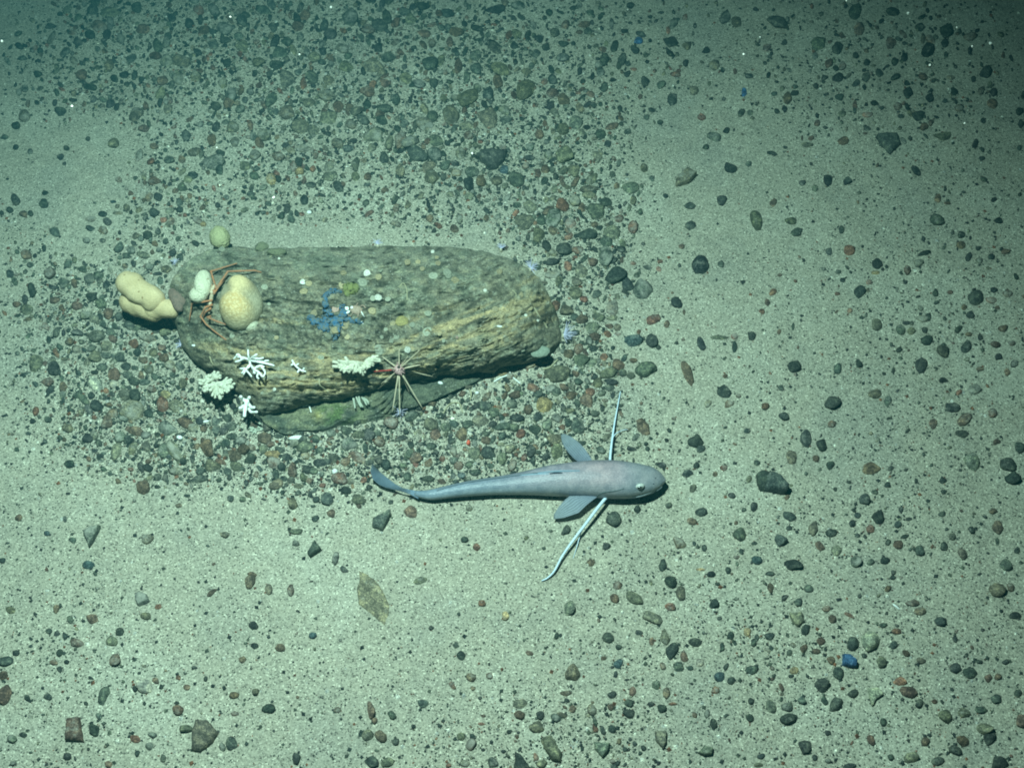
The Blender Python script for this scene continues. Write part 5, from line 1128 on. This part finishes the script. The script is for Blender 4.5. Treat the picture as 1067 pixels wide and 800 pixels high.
UP = [(432,511),(441,511.7),(454,509),(471,504.6),(488,501),(522,496),(549,490.8),(572,485),(597,482),(618,480),(638,479.8),(655,481.5),(670,484),(682,487.5),(689,492.5),(693,498)]
LOW = [(432,516.4),(441,520.2),(452,521),(464,519),(488,516.6),(513,515),(549,515),(572,516),(592,516.8),(610,517.2),(621,518.3),(638,519.3),(655,519.2),(668,517.2),(678,514),(687,508.8),(693,502)]
xs = np.r_[np.linspace(432, 680, 62), np.linspace(681.5, 692.6, 12), 693.3]
yu = np.interp(xs, [p[0] for p in UP], [p[1] for p in UP]); yl = np.interp(xs, [p[0] for p in LOW], [p[1] for p in LOW])
yu[-1] = 498.6; yl[-1] = 501.2
for _ in range(3):
    yu[1:-1] = .25 * yu[:-2] + .5 * yu[1:-1] + .25 * yu[2:]; yl[1:-1] = .25 * yl[:-2] + .5 * yl[1:-1] + .25 * yl[2:]
T = (xs - 432) / (693.5 - 432)
CZ = np.interp(T, [0, .1, .3, .6, .9, 1], [.0125, .0128, .0145, .0165, .0158, .0135])       # body axis height
base = Vector(at(600, 500, 0.0))
fish = thing('fish', base, 'slender grey-blue fish lying on the sand, blunt head right, tail curled at left', 'fish')
seg = 40; an = np.linspace(0, 2 * np.pi, seg, endpoint=False)
V_, Cc = [], []
for k, x in enumerate(xs):
    a, b = at(x, yu[k], CZ[k]), at(x, yl[k], CZ[k])
    cen = (a + b) / 2; hw = (a[1] - b[1]) / 2
    t = T[k]
    up_ = hw * np.interp(t, [0, .15, .4, .7, .88, 1], [.95, .92, .88, .86, .80, .7]); dn = min(hw * .9, CZ[k] - .0008)
    # keep the outline seen in the photo: tall bodies push it upward in the view, so narrow a little
    ca, sa = np.cos(an), np.sin(an)
    e = np.interp(t, [0, .5, .85, 1], [.92, .88, .86, .8])
    yy = np.sign(ca) * np.abs(ca) ** e * hw * .93; zz = np.where(sa > 0, np.sign(sa) * np.abs(sa) ** e * up_, np.sign(sa) * np.abs(sa) ** e * dn)
    # sunken top of head between the eyes, flat snout
    head = np.interp(t, [.78, .9, 1], [0, 1, .6])
    zz = zz - head * .0012 * np.exp(-(yy / (hw * .45)) ** 2) * (sa > 0)
    V_.append(np.stack([np.full(seg, cen[0]), cen[1] + yy, cen[2] + zz], -1))
    s_ = yy / hw                                        # +1 far side, -1 near side
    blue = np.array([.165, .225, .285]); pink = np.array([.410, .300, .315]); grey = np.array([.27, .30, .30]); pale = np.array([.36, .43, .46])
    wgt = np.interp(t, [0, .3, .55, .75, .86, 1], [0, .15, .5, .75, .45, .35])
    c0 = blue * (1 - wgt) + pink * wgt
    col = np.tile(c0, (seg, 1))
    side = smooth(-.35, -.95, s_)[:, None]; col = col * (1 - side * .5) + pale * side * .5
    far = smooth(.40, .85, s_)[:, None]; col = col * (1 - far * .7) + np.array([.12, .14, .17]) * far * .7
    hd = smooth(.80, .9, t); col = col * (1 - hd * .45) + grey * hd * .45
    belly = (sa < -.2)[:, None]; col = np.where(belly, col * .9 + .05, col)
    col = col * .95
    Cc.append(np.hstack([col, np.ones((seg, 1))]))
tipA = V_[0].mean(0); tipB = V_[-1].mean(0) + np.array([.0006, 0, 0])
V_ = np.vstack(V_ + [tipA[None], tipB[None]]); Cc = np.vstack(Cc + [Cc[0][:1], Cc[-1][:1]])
n = len(xs); F_ = []
for k in range(n - 1):
    for i_ in range(seg): F_.append((k * seg + i_, (k + 1) * seg + i_, (k + 1) * seg + (i_ + 1) % seg, k * seg + (i_ + 1) % seg))
for i_ in range(seg): F_.append(((i_ + 1) % seg, n * seg, i_)); F_.append(((n - 1) * seg + i_, n * seg + 1, (n - 1) * seg + (i_ + 1) % seg))
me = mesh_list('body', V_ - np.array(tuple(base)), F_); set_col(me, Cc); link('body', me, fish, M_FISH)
FBV = BVHTree.FromPolygons([Vector(p) for p in V_], F_)
def fhit(x, y, lift=0):
    loc, nrm, _, _ = FBV.ray_cast(Vector((0, 0, CAM_H)), Vector(ray(x, y)).normalized())
    if loc is None: return Vector(at(x, y, .016)), Vector((0, 0, 1))
    if nrm.z < 0: nrm = -nrm
    return loc + nrm * lift, nrm

def blade(name, top_px, bot_px, z0, z1, mat, colf, thick=.0007, zc=None, nj=29, ridge=.00025):
    """a fin between two edges given in photo pixels, each with its own height; ridged by its rays"""
    n_ = 26
    def rs(pl):
        p = np.array(pl, float); d = np.r_[0, np.cumsum(np.linalg.norm(np.diff(p, axis=0), axis=1))]
        t = np.linspace(0, d[-1], n_); return np.stack([np.interp(t, d, p[:, 0]), np.interp(t, d, p[:, 1])], -1)
    A, B = rs(top_px), rs(bot_px); V1 = []; CL = []
    for i_ in range(n_):
        u = i_ / (n_ - 1)
        for j in range(nj):
            w = j / (nj - 1); p = A[i_] * (1 - w) + B[i_] * w
            z = np.interp(u, [0, 1], [z0[0], z0[1]]) * (1 - w) + np.interp(u, [0, 1], [z1[0], z1[1]]) * w
            z += ridge * math.cos(w * math.pi * 14) * (1 if 0 < w < 1 else 0)
            V1.append(at(p[0], p[1], z)); CL.append((*colf(u, w), 1))
    V1 = np.array(V1); nv = len(V1); V2 = V1 - np.array([0, 0, thick]); F1 = []
    for i_ in range(n_ - 1):
        for j in range(nj - 1):
            a = i_ * nj + j; F1.append((a, a + nj, a + nj + 1, a + 1))
    F2 = [tuple(q + nv for q in f[::-1]) for f in F1]
    rim = [i_ * nj for i_ in range(n_)] + [(n_ - 1) * nj + j for j in range(1, nj)] + [i_ * nj + nj - 1 for i_ in range(n_ - 2, -1, -1)] + list(range(nj - 2, 0, -1))
    S_ = [(rim[k], rim[(k + 1) % len(rim)], rim[(k + 1) % len(rim)] + nv, rim[k] + nv) for k in range(len(rim))]
    me = mesh_list(name, np.vstack([V1, V2]) - np.array(tuple(base)), F1 + F2 + S_); set_col(me, np.array(CL + CL))
    return link(name, me, fish, mat)
# tail fin: a twisted blade curling up toward the boulder
def ctail(u, w): 
    b = np.array([.20, .28, .37]) * (1 - .25 * u); return tuple(b * (1.15 - .35 * w) if u < .8 else b * .9)
blade('tail_fin', [(436,511.2),(428,510.3),(419,508),(411,503.5),(404,498),(397,492.5),(392,487.5),(388.6,482.6)], [(436,519.5),(427,514.5),(420,512),(410,509.6),(402,507.5),(395,504.6),(388.5,499),(386,491),(387.6,483)], (.0130,.030), (.0120,.012), M_FIN, ctail, thick=.0012)
def cpec(u, w): return tuple((np.array([.20, .24, .31]) + np.array([.06, .06, .02]) * u) * (.86 + .22 * math.cos(w * math.pi * 14)))
o = blade('pectoral_fin', [(604,482),(598,477.5),(591.5,470.5),(587,464),(584.8,457.5),(584.6,452.6)], [(618,481.5),(614.5,475),(609,467),(602.5,460.5),(595.5,455),(587.5,451.5)], (.014,.030), (.016,.026), M_FIN, cpec); o['label'] = 'pectoral fin raised on the boulder side'
o = blade('pectoral_fin', [(612,515),(602,514.6),(594,516),(588,521),(582,528),(577,536)], [(624,516),(618,520.5),(611,526),(603,534),(588,539),(577,540.5)], (.016,.013), (.016,.011), M_FIN, cpec); o['label'] = 'pectoral fin on the camera side'
# back fin folded along the ridge
pl = [(484,502.2),(500,500),(520,497.6),(540,495),(560,492.6),(575,491.2),(590,490.6),(604,490.2)]
def ridge_fin(name, pts, w0, mat, col, lift):
    P3 = [fhit(x, y)[0] for x, y in pts]; cv = curve(P3, 6); m_ = len(cv); V1 = []
    for k, p in enumerate(cv):
        e = math.sin(math.pi * (k + .5) / m_) ** .5; h_ = w0 * e
        V1 += [p + Vector((0, -.0011, -.0006)), p + Vector((0, -.0003, h_)), p + Vector((0, .0009, -.0006))]
    F1 = [(3 * k + a, 3 * k + 3 + a, 3 * k + 4 + a, 3 * k + 1 + a) for k in range(m_ - 1) for a in (0, 1)]
    me = mesh_list(name, [v_ - base for v_ in V1], F1); set_col(me, (*col, 1)); return link(name, me, fish, mat)
ridge_fin('back_ridge', [(455,511),(470,506.5),(484,503.2),(500,500.6),(520,497.8),(540,495),(560,492.4),(575,491)], .0024, M_FIN, (.07, .10, .13), 0)
ridge_fin('dorsal_fin', pl[4:], .0026, M_FIN, (.20, .28, .36), 0)
o = ridge_fin('dorsal_spot', [(573,493.2),(579,492.6),(586,492.6)], .0024, M_DARKF, (.02, .03, .05), .0004); o.name = 'fin_notch'
ridge_fin('back_stripe', [(530,496.2),(545,494.6),(560,493.6),(572,493.2)], .0012, M_FIN, (.24, .34, .43), 0)
# long stiff feelers of the paired fins
def feeler(name, pts, zz, r0, r1, lab=None):
    P3 = [Vector(at(x, y, z)) for (x, y), z in zip(pts, zz)]; cv = curve(P3, 6); m_ = len(cv)
    me = tube_mesh(name, [p - base for p in cv], np.linspace(r0, r1, m_), 8); o = link(name, me, fish, M_RAY)
    if lab: o['label'] = lab
    return o
feeler('feeler', [(635.5,483),(636.2,472),(638,457),(640,443),(642.3,430),(646.5,408)], [.013,.012,.010,.008,.007,.004], .00135, .00055, 'long pale upper feeler')
feeler('feeler_branch', [(638.5,456),(641,452.5),(644.5,450),(648.5,448.2),(655,447)], [.010,.008,.006,.004,.002], .0006, .0003)
feeler('feeler', [(633,516.5),(622,530),(611,544.7),(597.5,562.4),(586,579),(578,594),(571,601.5),(564.6,604.8)], [.012,.013,.0125,.011,.009,.007,.005,.004], .0017, .0006, 'long pale lower feeler')
feeler('feeler_branch', [(608,549),(604.5,557),(601.7,567),(599,576),(596.6,583)], [.012,.008,.006,.004,.002], .0006, .0002)
# head: mouth line, gill cover edge, eyes
def line_on(name, pts, r_, mat, lift=0.0):
    P3 = [fhit(x, y, lift)[0] for x, y in pts]
    return link(name, tube_mesh(name, [p - base for p in curve(P3, 5)], r_, 7), fish, mat)
M_LIP = make_plain('lip', (.27, .31, .33), (.20, .24, .26), 400, .5, .2, .0003)
line_on('lip', [(690.2,505.4),(688,507.8),(684,510.6),(677,513.4),(668,516.2),(658,518.2)], [.0004] * 3 + [.0008] * 20 + [.0004] * 3, M_LIP, -.0002)
line_on('gill_cover', [(622,517),(626,513.8),(634,512.2),(643,511),(650,509)], .0006, make_plain('gill_shade', (.10, .13, .14)), -.0002)
for x, y, w, h, lb in [(667, 506.4, 9.5, 5.6, 'eye on the camera side'), (664.5, 484.6, 7, 3.6, 'eye on the boulder side')]:
    p, nn = fhit(x, y)
    if h < 5: p = Vector(at(x, y, .021))
    o = lump('eye', x, y, w, h, -6, .0030, p.z + .0002, fish, M_LID, 5, sub=3, rough=.01); o['label'] = lb
    if h > 5:
        q = lump('pupil', x - .2, y + 1.2, w * .62, h * .50, -10, .0016, p.z + .0012, None, M_EYE, 6, sub=3, rough=.0)
        q.parent = o; q.location = q.location - fish.location - o.location
for x, y in [(683, 498), (681, 504)]:
    p, nn = fhit(x, y); o = lump('nostril', x, y, 1.8, 1.3, 0, .0005, p.z, fish, M_DARKF, 7, sub=1, rough=0)

# ------------------------------------------------------------------ bright specks drifting in the water
M_SNOW = make_plain('drifting_speck', (.9, .88, .82), (.8, .78, .7), 500, .6, 0)
SN = [(345,8,2.6,'bright drifting speck near the top edge, left of centre'),(240,18,1.8,'bright drifting speck at upper left, right of the darkest corner'),(75,111,2.2,'warm drifting speck beside a black pebble at far upper left'),(226,154,1.4,'faint drifting speck right of the big grey oval stone'),
 (312,57,1.7,'tiny drifting speck over dark cobbles at upper left of centre'),(492,160,2.4,'pale drifting speck just left of the long black wedge stone'),(654,10.6,1.2,'tiny drifting speck near the top edge right of centre'),(792,39,2.0,'pale drifting speck, middle of three at upper right'),
 (775,57,2.2,'pale drifting speck, lowest left of three at upper right'),(882,.9,1.6,'drifting speck cut by the top edge at right'),(1032,45.5,2.8,'brightest drifting speck near the top right corner'),(1013,48.6,1.8,'smaller speck left of the brightest one at top right'),
 (969,68,2.2,'bright drifting speck below a dark stone at far upper right'),(1005,128.5,1.6,'small drifting speck right of centre in the upper right region'),(997,29,1.6,'dim drifting speck at far upper right'),(285,206,2.4,'warm pale drifting speck above the left half of the boulder'),(946,14,2.6,'bluish blurry drifting speck near the top right edge'),(2,43,2.4,'ochre drifting speck at the left edge near the top')]
for k, (x, y, d, lb) in enumerate(SN):
    ze = random.uniform(.10, .34); p = Vector(at(x, y, ze)); L = (p - cam.location).length
    v = ICO[2][0] * (d * .5 * L / F) * (1 + .25 * np.random.default_rng(k).normal(size=(len(ICO[2][0]), 1)))
    o = link('drifting_speck', mesh('drifting_speck', v, ICO[2][1]), mat=M_SNOW); o.location = p
    tag(o, lb, 'speck', 'bright specks drifting in the water')

# ------------------------------------------------------------------ the water itself: one closed box of faint green-blue haze
hv = np.array([(-15, -15, -1), (15, -15, -1), (15, 15, -1), (-15, 15, -1), (-15, -15, 1.6), (15, -15, 1.6), (15, 15, 1.6), (-15, 15, 1.6)], float)
hf = np.array([(0, 3, 2, 1), (4, 5, 6, 7), (0, 1, 5, 4), (1, 2, 6, 5), (2, 3, 7, 6), (3, 0, 4, 7)])
mh = bpy.data.materials.new('water_haze'); mh.use_nodes = True; nt = mh.node_tree
for n_ in list(nt.nodes):
    if n_.type == 'BSDF_PRINCIPLED': nt.nodes.remove(n_)
vp = nt.nodes.new('ShaderNodeVolumePrincipled'); vp.inputs['Color'].default_value = (.02, .11, .125, 1)
vp.inputs['Absorption Color'].default_value = (0, .60, .56, 1)
vp.inputs['Density'].default_value = 0.26; vp.inputs['Anisotropy'].default_value = 0.0
nt.links.new(vp.outputs[0], nt.nodes['Material Output'].inputs['Volume'])
hz = link('haze', mesh('haze', hv, hf, False), mat=mh); tag(hz, 'faint blue-green murk of the deep water', kind='stuff')
